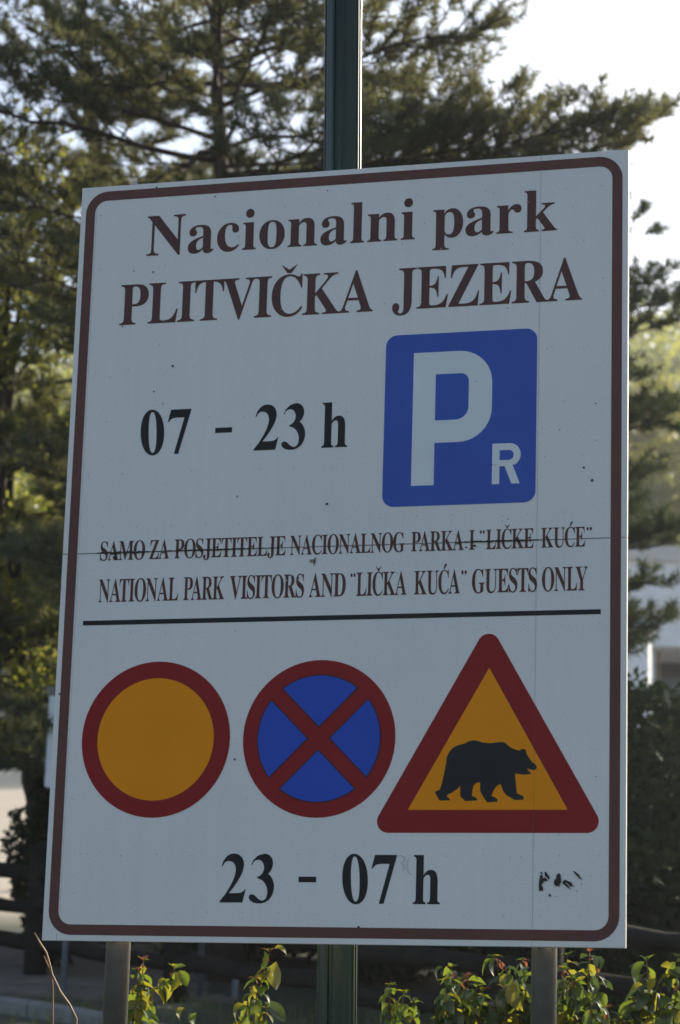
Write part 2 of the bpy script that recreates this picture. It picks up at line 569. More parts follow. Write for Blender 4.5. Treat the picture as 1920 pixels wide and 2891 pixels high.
def word(text, x0, x1, base, h, gap=0.03, boldx=1.0):
    """letters of one word, fitted to x0..x1 with capital height h"""
    plain = {'Č': 'C', 'Ć': 'C'}
    xs, x = [], 0.0
    for i, ch in enumerate(text):
        c = plain.get(ch, ch)
        if i:
            p = plain.get(text[i - 1], text[i - 1])
            x += gap + KERN.get(p + c, 0)
        xs.append(x)
        x += glyph(c)[2]
    sx = (x1 - x0) / x
    sy = h / CAPH
    out = []
    for ch, xx in zip(text, xs):
        v, f, w = glyph(plain.get(ch, ch))
        out.append(([(x0 + (p[0] + xx) * sx, base + p[1] * sy) for p in v], f))
        cx = x0 + (xx + w * 0.55) * sx
        if ch == 'Č':
            q = [(cx - .17 * sx, base + h * 1.27), (cx, base + h * 1.135), (cx + .17 * sx, base + h * 1.27), (cx + .04 * sx, base + h * 1.05), (cx - .04 * sx, base + h * 1.05)]
            out.append(flat_curve([q]))
        if ch == 'Ć':
            q = [(cx - .05 * sx, base + h * 1.06), (cx + .01 * sx, base + h * 1.06), (cx + .17 * sx, base + h * 1.25), (cx + .02 * sx, base + h * 1.28)]
            out.append(flat_curve([q]))
    return out

def words(items, m):
    for it in items:
        face('lettering', it, m, sign, LIFT)

def quote(x0, x1, y0, y1):
    w = (x1 - x0) * 0.42
    out = []
    for a in (x0, x1 - w):
        out.append(flat_curve([[(a + w * .25, y0), (a + w * .75, y0), (a + w, y0 + (y1 - y0) * .6), (a + w * .8, y1), (a + w * .2, y1), (a, y0 + (y1 - y0) * .6)]]))
    return out

Z3 = zoomed(200, 420, 900 / 1568)
Z4 = zoomed(1000, 400, 920 / 1568)
Z5 = zoomed(180, 900, 920 / 1568)
Z6 = zoomed(1000, 900, 920 / 1568)
Z7 = zoomed(180, 1450, 920 / 1568)
Z8 = zoomed(1000, 1450, 920 / 1568)
ZC = zoomed(100, 1750, 1000 / 1568)
ZT = zoomed(1000, 1750, 920 / 1568)
ZB = zoomed(100, 2300, 1000 / 1568)
ZD = zoomed(1000, 2300, 920 / 1568)

def B(z, x, y):
    return bd(*z(x, y))

def bx(z, x, y):
    return B(z, x, y)[0]

LIFT = 0.0007
# heading, first line
base = (B(Z3, 400, 526)[1] + B(Z4, 900, 431)[1]) / 2
h1 = (B(Z3, 400, 332)[1] - B(Z3, 400, 526)[1])
words([word('Nacionalni', bx(Z3, 372, 500), bx(Z4, 292, 450), base, h1, .055),
       word('park', bx(Z4, 378, 430), bx(Z4, 977, 400), base, h1, .04)], M['text_brown'])
# heading, second line
base = (B(Z3, 282, 867)[1] + B(Z4, 1060, 761)[1]) / 2
h2 = ((B(Z3, 300, 670)[1] - B(Z3, 300, 866)[1]) + (B(Z4, 680, 583)[1] - B(Z4, 680, 784)[1])) / 2
words([word('PLITVIČKA', bx(Z3, 242, 800), bx(Z3, 1486, 750), base, h2, .0),
       word('JEZERA', bx(Z4, 184, 750), bx(Z4, 1097, 700), base, h2, .01)], M['text_brown'])
# opening hours by day
def hours(z1, b1, t1, z2, b2, t2, boxes):
    base = (b1[1] + b2[1]) / 2
    hh = ((t1[1] - b1[1]) + (t2[1] - b2[1])) / 2
    out = []
    for txt, x0, x1 in boxes:
        if txt == '-':
            out.append([([(x0, base + hh * .43), (x1, base + hh * .43), (x1, base + hh * .545), (x0, base + hh * .545)], [(0, 1, 2, 3)])])
        else:
            out.append(word(txt, x0, x1, base, hh * (CAPH / glyph('h')[0][:, 1].max() if txt == 'h' else CAPH / glyph('7')[0][:, 1].max())))
    return out
words(hours(Z5, B(Z5, 500, 651), B(Z5, 500, 436), Z5, B(Z5, 1260, 621), B(Z5, 1260, 406),
     [('07', bx(Z5, 370, 550), bx(Z5, 613, 500)), ('-', bx(Z5, 729, 545), bx(Z5, 810, 545)),
      ('23', bx(Z5, 914, 600), bx(Z5, 1163, 520)), ('h', bx(Z5, 1240, 600), bx(Z5, 1364, 600))]), M['black'])
words(hours(ZB, B(ZB, 870, 387), B(ZB, 870, 173), ZD, B(ZD, 330, 433), B(ZD, 330, 197),
     [('23', bx(ZB, 818, 300), bx(ZB, 1057, 300)), ('-', bx(ZB, 1165, 294), bx(ZB, 1243, 294)),
      ('07', bx(ZB, 1358, 300), bx(ZD, 205, 300)), ('h', bx(ZD, 283, 400), bx(ZD, 413, 400))]), M['black'])
# two small lines
base = (B(Z7, 210, 221)[1] + B(Z8, 1100, 163)[1]) / 2
h3 = ((B(Z7, 210, 131)[1] - B(Z7, 210, 222)[1]) + (B(Z8, 680, 82)[1] - B(Z8, 680, 176)[1])) / 2
line = []
for txt, z, a, b in (('SAMO', Z7, 176, 392), ('ZA', Z7, 413, 508), ('POSJETITELJE', Z7, 533, 1068)):
    line.append(word(txt, bx(z, a, 190), bx(z, b, 180), base, h3, .0))
line.append(word('NACIONALNOG', bx(Z7, 1090, 170), bx(Z8, 243, 150), base, h3, .0))
for txt, z, a, b in (('PARKA', Z8, 275, 527), ('I', Z8, 553, 580), ('LIČKE', Z8, 635, 864), ('KUĆE', Z8, 900, 1112)):
    line.append(word(txt, bx(z, a, 140), bx(z, b, 135), base, h3, .0))
line += [quote(bx(Z8, 604, 95), bx(Z8, 629, 95), base + h3 * .80, base + h3 * .97), quote(bx(Z8, 1118, 80), bx(Z8, 1145, 80), base + h3 * .80, base + h3 * .97)]
words(line, M['text_brown'])
base = (B(Z7, 190, 425)[1] + B(Z8, 1100, 371)[1]) / 2
h4 = ((B(Z7, 590, 307)[1] - B(Z7, 590, 418)[1]) + (B(Z8, 1100, 257)[1] - B(Z8, 1100, 371)[1])) / 2
line = []
for txt, z, a, b in (('NATIONAL', Z7, 168, 553), ('PARK', Z7, 576, 774), ('VISITORS', Z7, 798, 1157), ('AND', Z7, 1180, 1357),
                     ('LIČKA', Z8, 10, 252), ('KUĆA', Z8, 288, 509), ('GUESTS', Z8, 566, 880), ('ONLY', Z8, 903, 1123)):
    line.append(word(txt, bx(z, a, 380), bx(z, b, 350), base, h4, .0))
line += [quote(bx(Z7, 1380, 300), bx(Z7, 1405, 300), base + h4 * .82, base + h4 * .97), quote(bx(Z8, 516, 290), bx(Z8, 542, 290), base + h4 * .80, base + h4 * .97)]
words(line, M['text_brown'])
# dividing rule
yr = (B(Z7, 93, 525)[1] + B(Z8, 1187, 474.5)[1]) / 2
x0, x1 = bx(Z7, 93, 525), bx(Z8, 1187, 475)
face('dividing_line', [([(x0, yr - .0062), (x1, yr - .0062), (x1, yr + .0062), (x0, yr + .0062)], [(0, 1, 2, 3)])], M['black'], sign, LIFT)

# --- parking symbol
q = [B(Z6, 155, 80), B(Z6, 884, 47), B(Z6, 870, 884), B(Z6, 134, 905)]
px0, px1 = (q[0][0] + q[3][0]) / 2, (q[1][0] + q[2][0]) / 2
py0, py1 = (q[2][1] + q[3][1]) / 2, (q[0][1] + q[1][1]) / 2
park = face('parking_symbol', [flat_curve([rrect(px0, py0, px1, py1, 0.030)])], M['blue'], sign, LIFT)
def arc(cx, cy, rx, ry, a0, a1, n=10):
    return [(cx + rx * math.cos(math.radians(a0 + (a1 - a0) * k / n)), cy + ry * math.sin(math.radians(a0 + (a1 - a0) * k / n))) for k in range(n + 1)]
sx0, sx1 = (bx(Z6, 289, 166) + bx(Z6, 273, 805)) / 2, (bx(Z6, 393, 268) + bx(Z6, 383, 803)) / 2
st, sb = B(Z6, 289, 166)[1], B(Z6, 273, 805)[1]
rr = bx(Z6, 665, 300)
bb = B(Z6, 386, 598)[1]
ct, cb = B(Z6, 393, 268)[1], B(Z6, 387, 490)[1]
cr = bx(Z6, 552, 340)
rad = (st - bb) * 0.36
P = [(sx0, sb), (sx1, sb), (sx1, bb)] + arc(rr - rad, bb + rad, rad, rad, -90, 0) + arc(rr - rad, st - rad, rad, rad, 0, 90) + [(sx0, st)]
Pc = [(sx1, cb)] + arc(cr - .034, cb + .034, .034, .034, -90, 0) + arc(cr - .022, ct - .022, .022, .022, 0, 90) + [(sx1, ct)]
face('letter', [flat_curve([P, Pc])], M['film_white'], park, 0.0013)
a0, a1 = bx(Z6, 664, 700), bx(Z6, 699, 750)
rt, rb = B(Z6, 667, 602)[1], B(Z6, 660, 797)[1]
r1 = bx(Z6, 802, 650)
bb = B(Z6, 722, 710)[1]
rad = (rt - bb) / 2
lx0, lx1, lx2, lx3 = bx(Z6, 757, 796), bx(Z6, 797, 793), bx(Z6, 762, 706), bx(Z6, 724, 711)
Rr = [(a0, rb), (a1, rb), (a1, bb), (lx3, bb), (lx0, rb), (lx1, rb), (lx2, bb + .004)] + arc(r1 - rad * .95, bb + rad, rad * .95, rad, -62, 90, 14) + [(a0, rt)]
ct, cb = B(Z6, 703, 633)[1], B(Z6, 701, 681)[1]
cr = bx(Z6, 768, 655)
rr2 = (ct - cb) / 2
Rc = [(a1, cb)] + arc(cr - rr2, cb + rr2, rr2, rr2, -90, 90, 12) + [(a1, ct)]
face('letter', [flat_curve([Rr, Rc])], M['film_white'], park, 0.0013)

# --- prohibition discs and warning triangle
def disc_from(z, l, r, t, b):
    L, R_, T, Bm = B(z, *l), B(z, *r), B(z, *t), B(z, *b)
    return (L[0] + R_[0]) / 2, (T[1] + Bm[1]) / 2, ((R_[0] - L[0]) + (T[1] - Bm[1])) / 4
c1 = disc_from(ZC, (205, 535), (863, 520), (545, 186), (517, 875))
d1 = disc_from(ZC, (275, 535), (791, 515), (540, 258), (525, 799))
ring = face('no_entry_disc', [flat_curve([circle(*c1)])], M['red'], sign, LIFT)
face('disc_centre', [flat_curve([circle(c1[0], c1[1], d1[2])])], M['yellow'], ring, 0.0013)
L = B(ZC, 920, 535); R_ = B(ZT, 198, 560); T = B(ZC, 1270, 177); Bm = B(ZC, 1245, 877)
c2 = ((L[0] + R_[0]) / 2, (T[1] + Bm[1]) / 2, ((R_[0] - L[0]) + (T[1] - Bm[1])) / 4)
L = B(ZC, 984, 530); R_ = B(ZT, 127, 560); T = B(ZC, 1265, 246); Bm = B(ZC, 1248, 809)
ri = ((R_[0] - L[0]) + (T[1] - Bm[1])) / 4
ring = face('no_stopping_disc', [flat_curve([circle(*c2)])], M['red'], sign, LIFT)
hb = 0.0205
def sector(rot, r, hw):
    a = math.asin(hw / r)
    pts = [(hw * math.sqrt(2), 0)]
    for k in range(17):
        t = -math.pi / 4 + a + (math.pi / 2 - 2 * a) * k / 16
        pts.append((r * math.cos(t), r * math.sin(t)))
    cs, sn = math.cos(rot), math.sin(rot)
    return [(c2[0] + x * cs - y * sn, c2[1] + x * sn + y * cs) for x, y in pts]
for k in range(4):
    s = face('sector_outline', [flat_curve([sector(k * math.pi / 2, ri + .0012, hb - .0014)])], M['black'], ring, 0.0013)
    face('blue_sector', [flat_curve([sector(k * math.pi / 2, ri - .0014, hb + .0012)])], M['blue_bright'], ring, 0.0018)
def hull3(cs, n=14):
    pts = []
    for cx, cy, r in cs:
        pts += [(cx + r * math.cos(2 * math.pi * k / 40), cy + r * math.sin(2 * math.pi * k / 40)) for k in range(40)]
    pts = sorted(pts)
    def half(ps):
        h = []
        for p in ps:
            while len(h) >= 2 and (h[-1][0] - h[-2][0]) * (p[1] - h[-2][1]) - (h[-1][1] - h[-2][1]) * (p[0] - h[-2][0]) <= 0:
                h.pop()
            h.append(p)
        return h
    return half(pts)[:-1] + half(pts[::-1])[:-1]
rt_ = 0.0285
pa = B(ZT, 648, 67); pl = B(ZT, 110, 968); pb = B(ZT, 640, 1025); pr = B(ZT, 1177, 968)
tri = face('bear_warning_triangle', [flat_curve([hull3([(pa[0], pa[1] - rt_, rt_), (pl[0] + rt_, pb[1] + rt_, rt_), (pr[0] - rt_, pb[1] + rt_, rt_)])])], M['red'], sign, LIFT)
ia, il, ir = B(ZT, 643, 231), B(ZT, 258, 916), B(ZT, 1028, 913)
yb = (il[1] + ir[1]) / 2
face('triangle_centre', [([(il[0], yb), (ir[0], yb), ((il[0] + ir[0]) / 2, ia[1])], [(0, 1, 2)])], M['yellow'], tri, 0.0013)
bear = [(443,690),(446,660),(458,636),(477,615),(500,604),(530,596),(553,584),(575,579),(597,583),(622,591),(655,594),(690,590),(715,588),(729,592),(742,606),(760,618),(780,625),(797,630),(803,623),(813,621),(824,624),(829,633),(830,645),(838,658),(849,673),(858,686),(870,693),(880,706),(878,716),(868,724),(850,720),(833,716),(838,725),(850,735),(853,741),(840,744),(810,745),(788,741),(775,740),(778,775),(781,810),(784,836),(800,842),(815,850),(818,860),(812,866),(770,867),(757,857),(735,846),(718,825),(705,790),(690,797),(675,815),(664,838),(662,848),(680,855),(690,865),(691,875),(640,878),(630,865),(613,835),(606,822),(607,782),(590,784),(576,797),(570,820),(567,848),(582,852),(592,862),(594,869),(535,872),(520,858),(511,848),(511,798),(500,812),(470,832),(450,842),(446,850),(458,860),(464,868),(412,870),(400,850),(388,828),(412,818),(422,790),(432,745)]
face('bear_silhouette', [flat_curve([[B(ZT, *p) for p in bear]])], M['black'], tri, 0.0018)

# --- seams, grime, peeled film
rs = random.Random(5)
xs_ = 0.5 * (bd(1528, 470)[0] + bd(1503, 2668)[0])
face('film_seam', [([(xs_ - .00028, 0.002), (xs_ + .00028, 0.002), (xs_ + .00028, BH - .002), (xs_ - .00028, BH - .002)], [(0, 1, 2, 3)])], M['seam'], sign, 0.0024)
face('film_seam', [([(.0465, .05), (.0469, .05), (.0469, BH - .05), (.0465, BH - .05)], [(0, 1, 2, 3)])], M['seam'], sign, 0.0024)
face('film_seam', [([(.0405, .002), (.0413, .002), (.0413, .018), (.0405, .018)], [(0, 1, 2, 3)])], M['seam'], sign, 0.0024)
def jag(xa, xb, lo, hi, n):
    top, bot = [], []
    for k in range(n + 1):
        x = xa + (xb - xa) * k / n
        e = math.sin(math.pi * k / n) ** 0.5
        top.append((x, JOINT + rs.uniform(lo, hi) * e + .0006))
        bot.append((x, JOINT - rs.uniform(lo, hi) * e - .0006))
    return flat_curve([top + bot[::-1]])
jl, jr = bx(Z7, 160, 192), bx(Z7, 420, 182)
jo = face('joint_grime', [([(.004, JOINT - .0005), (BW - .004, JOINT - .0005), (BW - .004, JOINT + .0005), (.004, JOINT + .0005)], [(0, 1, 2, 3)])], M['seam'], sign, 0.0022)
for jg in (jag(jl, jr, .0005, .0040, 46), jag(jr + .002, bx(Z7, 1050, 160), .0001, .0022, 70), jag(bx(Z8, 480, 139), bx(Z8, 910, 126), .0004, .0030, 50)):
    face('joint_grime', [jg], M['grime'], sign, 0.0026)

def blob(cx, cy, r, n=7, ar=1.0):
    return flat_curve([[(cx + r * rs.uniform(.6, 1.2) * math.cos(2 * math.pi * k / n), cy + ar * r * rs.uniform(.6, 1.2) * math.sin(2 * math.pi * k / n)) for k in range(n)]])
specks = [(Z3, 424, 192, 3.2), (Z3, 711, 237, 3.0), (Z3, 1265, 207, 2.4), (Z3, 256, 875, 3.0), (Z3, 407, 607, 3.0), (Z3, 312, 603, 2.4), (Z3, 150, 331, 1.8),
          (Z5, 527, 228, 4.2), (Z5, 435, 351, 3.2), (Z5, 478, 410, 2.4), (Z5, 836, 855, 2.6), (Z5, 1268, 892, 4.6), (Z5, 226, 281, 1.6),
          (Z6, 1146, 778, 5.0), (Z6, 1106, 717, 3.6), (Z6, 1163, 408, 3.0), (Z6, 990, 535, 1.8), (Z6, 586, 303, 1.8), (Z6, 1167, 586, 1.6),
          (ZC, 883, 618, 3.6), (ZC, 108, 329, 3.2), (ZB, 1433, 497, 3.4), (ZT, 1164, 755, 2.0), (Z8, 715, 12, 1.6), (Z8, 742, 28, 1.8), (Z8, 714, 36, 1.5),
          (Z8, 540, 164, 3.0), (Z8, 580, 156, 4.4), (Z8, 566, 128, 4.2), (Z8, 150, 312, 2.6), (Z7, 245, 212, 5.0), (Z7, 1132, 310, 2.4), (Z4, 340, 394, 1.6), (Z4, 232, 495, 1.6),
          (Z4, 1199, 657, 1.6), (Z4, 741, 803, 1.8), (ZD, 990, 95, 1.6), (ZD, 20, 541, 2.4), (Z6, 665, 703, 2.0), (Z6, 680, 707, 2.0)]
mo = face('dirt_specks', [blob(*B(z, x, y), r * .0009) for z, x, y, r in specks], M['grime'], sign, 0.0030)
mo['kind'] = 'stuff'
# rows of faint spots where the sheet is stuck to its backing
def clear(x, z):
    if px0 - .01 < x < px1 + .01 and py0 - .01 < z < py1 + .01: return False
    if math.hypot(x - c1[0], z - c1[1]) < c1[2] + .01 or math.hypot(x - c2[0], z - c2[1]) < c2[2] + .01: return False
    return not (pl[0] - .01 < x < pr[0] + .01 and pb[1] - .01 < z < pa[1])
fs = []
for i in range(16):
    for k in range(14):
        x = .065 + i * .0945 + (k % 2) * .045
        z = .075 + k * .143
        if .05 < x < BW - .05 and z < BH - .06 and clear(x, z):
            fs.append(blob(x + rs.uniform(-.003, .003), z + rs.uniform(-.003, .003), rs.uniform(.0014, .0024), 6))
for k in range(60):
    x, z = rs.uniform(.06, BW - .06), rs.uniform(.06, BH - .06)
    if clear(x, z):
        fs.append(blob(x, z, rs.uniform(.0007, .0019), 6, rs.uniform(.6, 1.8)))
mo = face('backing_spots', fs, M['faint'], sign, 0.0028)
mo['kind'] = 'stuff'
# peeled dark marks by the lower right corner (zoom of 1480..1700, 2380..2560)
ZP = zoomed(1480, 2380, 220 / 1568)
peels = [[(325,600),(345,575),(385,625),(340,625)], [(330,640),(372,645),(385,720),(420,690),(485,760),(440,770),(405,760),(385,800),(355,830),(365,875),(388,905),(380,960),(305,965),(298,890),(300,790)],
         [(412,585),(440,580),(490,650),(520,700),(490,740),(470,700),(425,670)], [(655,640),(690,625),(680,590),(735,635),(740,690),(748,780),(720,820),(715,885),(690,865),(640,870),(600,815),(612,730),(640,735)],
         [(765,800),(820,738),(900,770),(960,800),(980,850),(1025,890),(960,865),(930,880),(900,840),(850,790),(840,810),(900,870),(940,940),(880,900)],
         [(985,570),(1010,562),(1110,640),(1130,690),(1180,735),(1130,730),(1060,660)], [(1040,945),(1090,980),(1050,970)], [(500,1050),(520,1010),(550,1080),(505,1080)],
         [(640,1065),(665,1085),(645,1090)], [(1145,812),(1175,830),(1155,842)], [(1328,636),(1356,662),(1335,656)]]
face('peeled_patch', [flat_curve([[B(ZP, *p) for p in c]]) for c in peels], M['grime'], sign, 0.0030)
# ghost of an old scrawl between the digits and the h
gh = []
for c in ([(212, 200), (228, 196), (244, 206), (240, 226), (226, 234), (242, 246), (243, 262), (230, 276)], [(268, 208), (256, 230), (254, 256), (264, 280), (280, 296)]):
    pts = [B(ZD, *p) for p in c]
    up_, dn = [], []
    for i, p in enumerate(pts):
        a, b2 = pts[max(i - 1, 0)], pts[min(i + 1, len(pts) - 1)]
        dx, dy = b2[0] - a[0], b2[1] - a[1]
        n_ = math.hypot(dx, dy) or 1
        w_ = .0010 * (1 if 0 < i < len(pts) - 1 else .3)
        up_.append((p[0] - dy / n_ * w_, p[1] + dx / n_ * w_)); dn.append((p[0] + dy / n_ * w_, p[1] - dx / n_ * w_))
    gh.append(flat_curve([up_ + dn[::-1]]))
face('ghost_scrawl', gh, M['faint'], sign, 0.0028)

# --- posts, rails and clamps carrying the board
for (xa, xb_, ya, yb_) in (((302, 367, 2668, 2888)[0], 367, 2668, 2888), (1503, 1571, 2672, 2888)):
    pc = at_y((xa + xb_) / 2, 2668, 0.075)
    zb = ground(pc.x, .075) - .3
    top = BOARD_Z + BH - .12
    rr_ = .0315
    po = MB().tube([(pc.x, .075, zb), (pc.x, .075, top)], rr_, 28).build('post', M['steel'], sign, smooth=False)
    po.data.polygons.foreach_set('use_smooth', [len(p.vertices) == 4 for p in po.data.polygons])
    po.location = -Vector(sign.location)
    for zz in (.25, 1.0, 1.75):
        cl = MB().box((pc.x - .045, .036, BOARD_Z + zz - .02), (pc.x + .045, .042, BOARD_Z + zz + .02)).build('clamp', M['alu'], sign)
        cl.location = -Vector(sign.location)
for zz in (.25, 1.0, 1.75):
    rl = MB().box((.04, .0145, BOARD_Z + zz - .022), (BW - .04, .0355, BOARD_Z + zz + .022)).build('back_rail', M['alu'], sign)
    rl.location = -Vector(sign.location)

# the dead moth on the face of the board
mp = bd(890, 1583)
moth = thing('moth', 'tiny dead moth stuck to the white board under the joint', 'moth', (mp[0], -0.004, BOARD_Z + mp[1]))
MB().tube([(0.001, 0, .008), (.0005, -.001, .002), (-.0005, 0, -.007)], [.0009, .0019, .0008], 7).build('body', M['grime'], moth)
for s in ((-.016, -.004, -.004, .003), (-.004, -.016, .0005, -.004)):
    MB_ = mesh_py('wing', [(0, 0, .003), (s[0], .0008, s[3]), (s[0] * .75, .0006, s[1]), (s[2], 0, -.006)], [(0, 1, 2, 3)])
    link('wing', MB_, M['moth'], moth)

# ------------------------------------------------------------------ lamp post behind the sign
def lamp_post():
    yb = 0.34
    a = at_y(969.5, 60, yb)
    b = at_y(951.5, 2780, yb)
    dirv = (a - b).normalized()
    base = b - dirv * ((b.z - (ground(b.x, b.y) - .15)) / dirv.z)
    top = b + dirv * ((7.2 - b.z) / dirv.z)
    t = thing('lamp_post', 'dark green ribbed metal lamp post rising behind the white board', 'lamp post', base)
    # cross-section: round core with four pairs of ribs either side of a slot
    pw = (at_y(1019.5, 300, yb) - at_y(919, 300, yb)).length / 2
    prof = []
    R0 = pw * .90
    for q in range(4):
        c = math.radians(90 * q)
        for da, r in ((-40, R0 * .93), (-30, R0 * .96), (-22, R0 * .985), (-17, R0), (-16.8, pw * .985), (-13, pw * .985), (-12.8, R0 * .93), (-6, R0 * .90), (1, R0 * .92), (1.2, pw * .97), (4, pw * .992), (8, pw), (12, pw * .998), (15, pw * .98), (15.5, R0), (22, R0 * .985), (30, R0 * .96), (40, R0 * .93), (45, R0 * .92)):
            an = c + math.radians(da)
            prof.append((r * math.cos(an), r * math.sin(an)))
    n = len(prof)
    u = dirv.orthogonal().normalized()
    u = (Vector((1, 0, 0)) - dirv * dirv.x).normalized()
    w = dirv.cross(u)
    v, f = [], []
    segs = 8
    for i in range(segs + 1):
        p = (top - base) * (i / segs)
        for x, y in prof:
            v.append(p + u * x + w * y)
    for i in range(segs):
        for k in range(n):
            f.append((i * n + k, i * n + (k + 1) % n, (i + 1) * n + (k + 1) % n, (i + 1) * n + k))
    f.append(tuple(range(segs * n, segs * n + n)))
    link('shaft', mesh_py('shaft', v, f), M['pole'], t)
    h = (ground(b.x, b.y) - base.z)
    MB().tube([dirv * (h - .05), dirv * (h + .55), dirv * (h + .60)], [.085, .085, .06], 20).build('base_sleeve', M['pole'], t)
    MB().tube([top - base, top - base + dirv * .10, top - base + dirv * .16], [.06, .06, .02], 16).build('finial', M['pole'], t)
lamp_post()

# ------------------------------------------------------------------ pines
def arr(vs):
    return np.array([tuple(v) for v in vs], np.float64)

def norm(a):
    return a / np.maximum(1e-9, np.linalg.norm(a, axis=-1, keepdims=True))

def needles(bases, dirs, lens, per, nl, wid, rng):
    """bottle-brush shoots: thin needle triangles along each shoot"""
    n = len(bases)
    t = rng.random((n, per, 1)) ** 0.8
    o = bases[:, None, :] + dirs[:, None, :] * lens[:, None, None] * t
    rd = norm(rng.normal(size=(n, per, 3)))
    d = dirs[:, None, :]
    side = norm(rd - d * (rd * d).sum(-1, keepdims=True))
    nd = norm(d * rng.uniform(.45, 1.1, (n, per, 1)) + side)
    L = nl * rng.uniform(.75, 1.15, (n, per, 1))
    wv = norm(np.cross(nd, norm(rng.normal(size=(n, per, 3))))) * wid * .5
    a = o - wv
    b = o + wv
    c = o + nd * L
    v = np.stack([a, b, c], 2).reshape(-1, 3)
    f = np.arange(len(v)).reshape(-1, 3)
    return v, f

def curve_pts(p0, p1, sag, n, lift=0.0):
    out = []
    for i in range(n + 1):
        t = i / n
        p = p0.lerp(p1, t)
        p = p + Vector((0, 0, -sag * math.sin(math.pi * t) + lift * t * t))
        out.append(p)
    return out

def pine(name, label, trunk, radii, branches, seed, group='pines behind the sign', per=44, nl=.10, wid=.0130, step=.075, mat_='needle', dens=1.0):
    """trunk: list of points; branches: list of (start point, end point, base radius)"""
    rnd = random.Random(seed)
    rng = np.random.default_rng(seed)
    root = thing(name, label, 'tree', trunk[0], group)
    off = Vector(trunk[0])
    tb = MB()
    pts = []
    rad = []
    for i in range(len(trunk) - 1):
        for k in range(6):
            t = k / 6
            pts.append(trunk[i].lerp(trunk[i + 1], t) - off + Vector((rnd.uniform(-.02, .02), rnd.uniform(-.02, .02), 0)))
            rad.append(radii[i] + (radii[i + 1] - radii[i]) * t)
    pts.append(trunk[-1] - off); rad.append(radii[-1])
    tb.tube(pts, rad, 12, .10, rnd).build('trunk', M['bark'], root, smooth=True)
    wb = MB()
    sb, sd, sl_ = [], [], []
    for (p0, p1, br) in branches:
        L = (p1 - p0).length
        n = max(4, int(L / .3))
        cp = curve_pts(p0, p1, L * rnd.uniform(-.02, .05), n, 0)
        for i in range(1, n):
            cp[i] += Vector((rnd.uniform(-.05, .05), rnd.uniform(-.05, .05), rnd.uniform(-.04, .04)))
        wb.tube([p - off for p in cp], [br * (1 - .85 * i / n) for i in range(n + 1)], 6)
        axis = (p1 - p0).normalized()
        lat = axis.cross(Vector((0, 0, 1))).normalized()
        s = .22 * L
        k = 0
        while s < L:
            t = s / L
            j = min(n - 1, int(t * n))
            o = cp[j].lerp(cp[j + 1], t * n - j)
            for sgn in (-1, 1):
                if rnd.random() > .95 * dens:
                    continue
                sub = (.20 + .38 * min(L, 2.6) * (1 - t) ** .8 * (.35 + .65 * min(1, t * 2.2))) * rnd.uniform(.6, 1.15)
                ang = math.radians(rnd.uniform(38, 70))
                dv = (axis * math.cos(ang) + lat * (sgn * math.sin(ang)) + Vector((0, 0, rnd.uniform(-.12, .28)))).normalized()
                e = o + dv * sub
                mid = o.lerp(e, .5) + Vector((rnd.uniform(-.03, .03), rnd.uniform(-.03, .03), rnd.uniform(-.05, .02)))
                wb.tube([o - off, mid - off, e - off], [br * .30 * (1 - t) + .006, .006, .003], 4, cap=False)
                m = max(2, int(sub / step))
                for q in range(m + 1):
                    tt = (q + rnd.random() * .6) / (m + .6)
                    if tt < .34 and sub > .35:
                        continue
                    bp = o.lerp(mid, tt * 2) if tt < .5 else mid.lerp(e, tt * 2 - 1)
                    s2 = rnd.choice((-1, 1))
                    l2 = dv.cross(Vector((0, 0, 1))).normalized() * s2
                    sdv = (dv * rnd.uniform(.3, .9) + l2 * rnd.uniform(0, .8) + Vector((0, 0, rnd.uniform(.1, .85)))).normalized()
                    sb.append(bp); sd.append(sdv); sl_.append(rnd.uniform(.13, .26))
                sb.append(e); sd.append((dv + Vector((0, 0, rnd.uniform(.1, .6)))).normalized()); sl_.append(rnd.uniform(.16, .28))
            # shoots on the branch itself
            if t > .35 and rnd.random() < .8:
                sb.append(o); sd.append((axis * .6 + Vector((rnd.uniform(-.4, .4), rnd.uniform(-.4, .4), rnd.uniform(.3, 1)))).normalized()); sl_.append(rnd.uniform(.14, .28))
            s += rnd.uniform(.17, .30)
    wb.build('limbs', M['twig'], root, smooth=True)
    bs = arr(sb) - np.array(tuple(off))
    v, f = needles(bs, arr(sd), np.array(sl_), per, nl, wid, rng)
    link('crown', mesh_np('crown', v, f), M[mat_], root)
    return len(f)

def trunk_at(trunk, z):
    for i in range(len(trunk) - 1):
        if trunk[i].z <= z <= trunk[i + 1].z:
            return trunk[i].lerp(trunk[i + 1], (z - trunk[i].z) / (trunk[i + 1].z - trunk[i].z))
    return trunk[-1].copy()

def whorls(trunk, z0, z1, dz, nb, len_fn, rnd, rise=(.0, .25), keep=None):
    out = []
    z = z0
    while z < z1:
        k0 = rnd.uniform(0, 6.28)
        for k in range(nb):
            a = k0 + 6.283 * k / nb + rnd.uniform(-.4, .4)
            p = trunk_at(trunk, z + rnd.uniform(-.12, .12))
            L = len_fn(z) * rnd.uniform(.65, 1.1)
            e = p + Vector((math.cos(a) * L, math.sin(a) * L, L * rnd.uniform(*rise)))
            if keep and not keep(p, e, a):
                continue
            out.append((p, e, .006 + .007 * L))
        z += dz * rnd.uniform(.75, 1.25)
    return out

def pix(p):
    """where a point of the place appears in the photograph"""
    d = p - CAM
    z = d.dot(FWD)
    return 960 + FPX * d.dot(RIGHT) / z, 1445.5 - FPX * d.dot(UP) / z

NT = 0
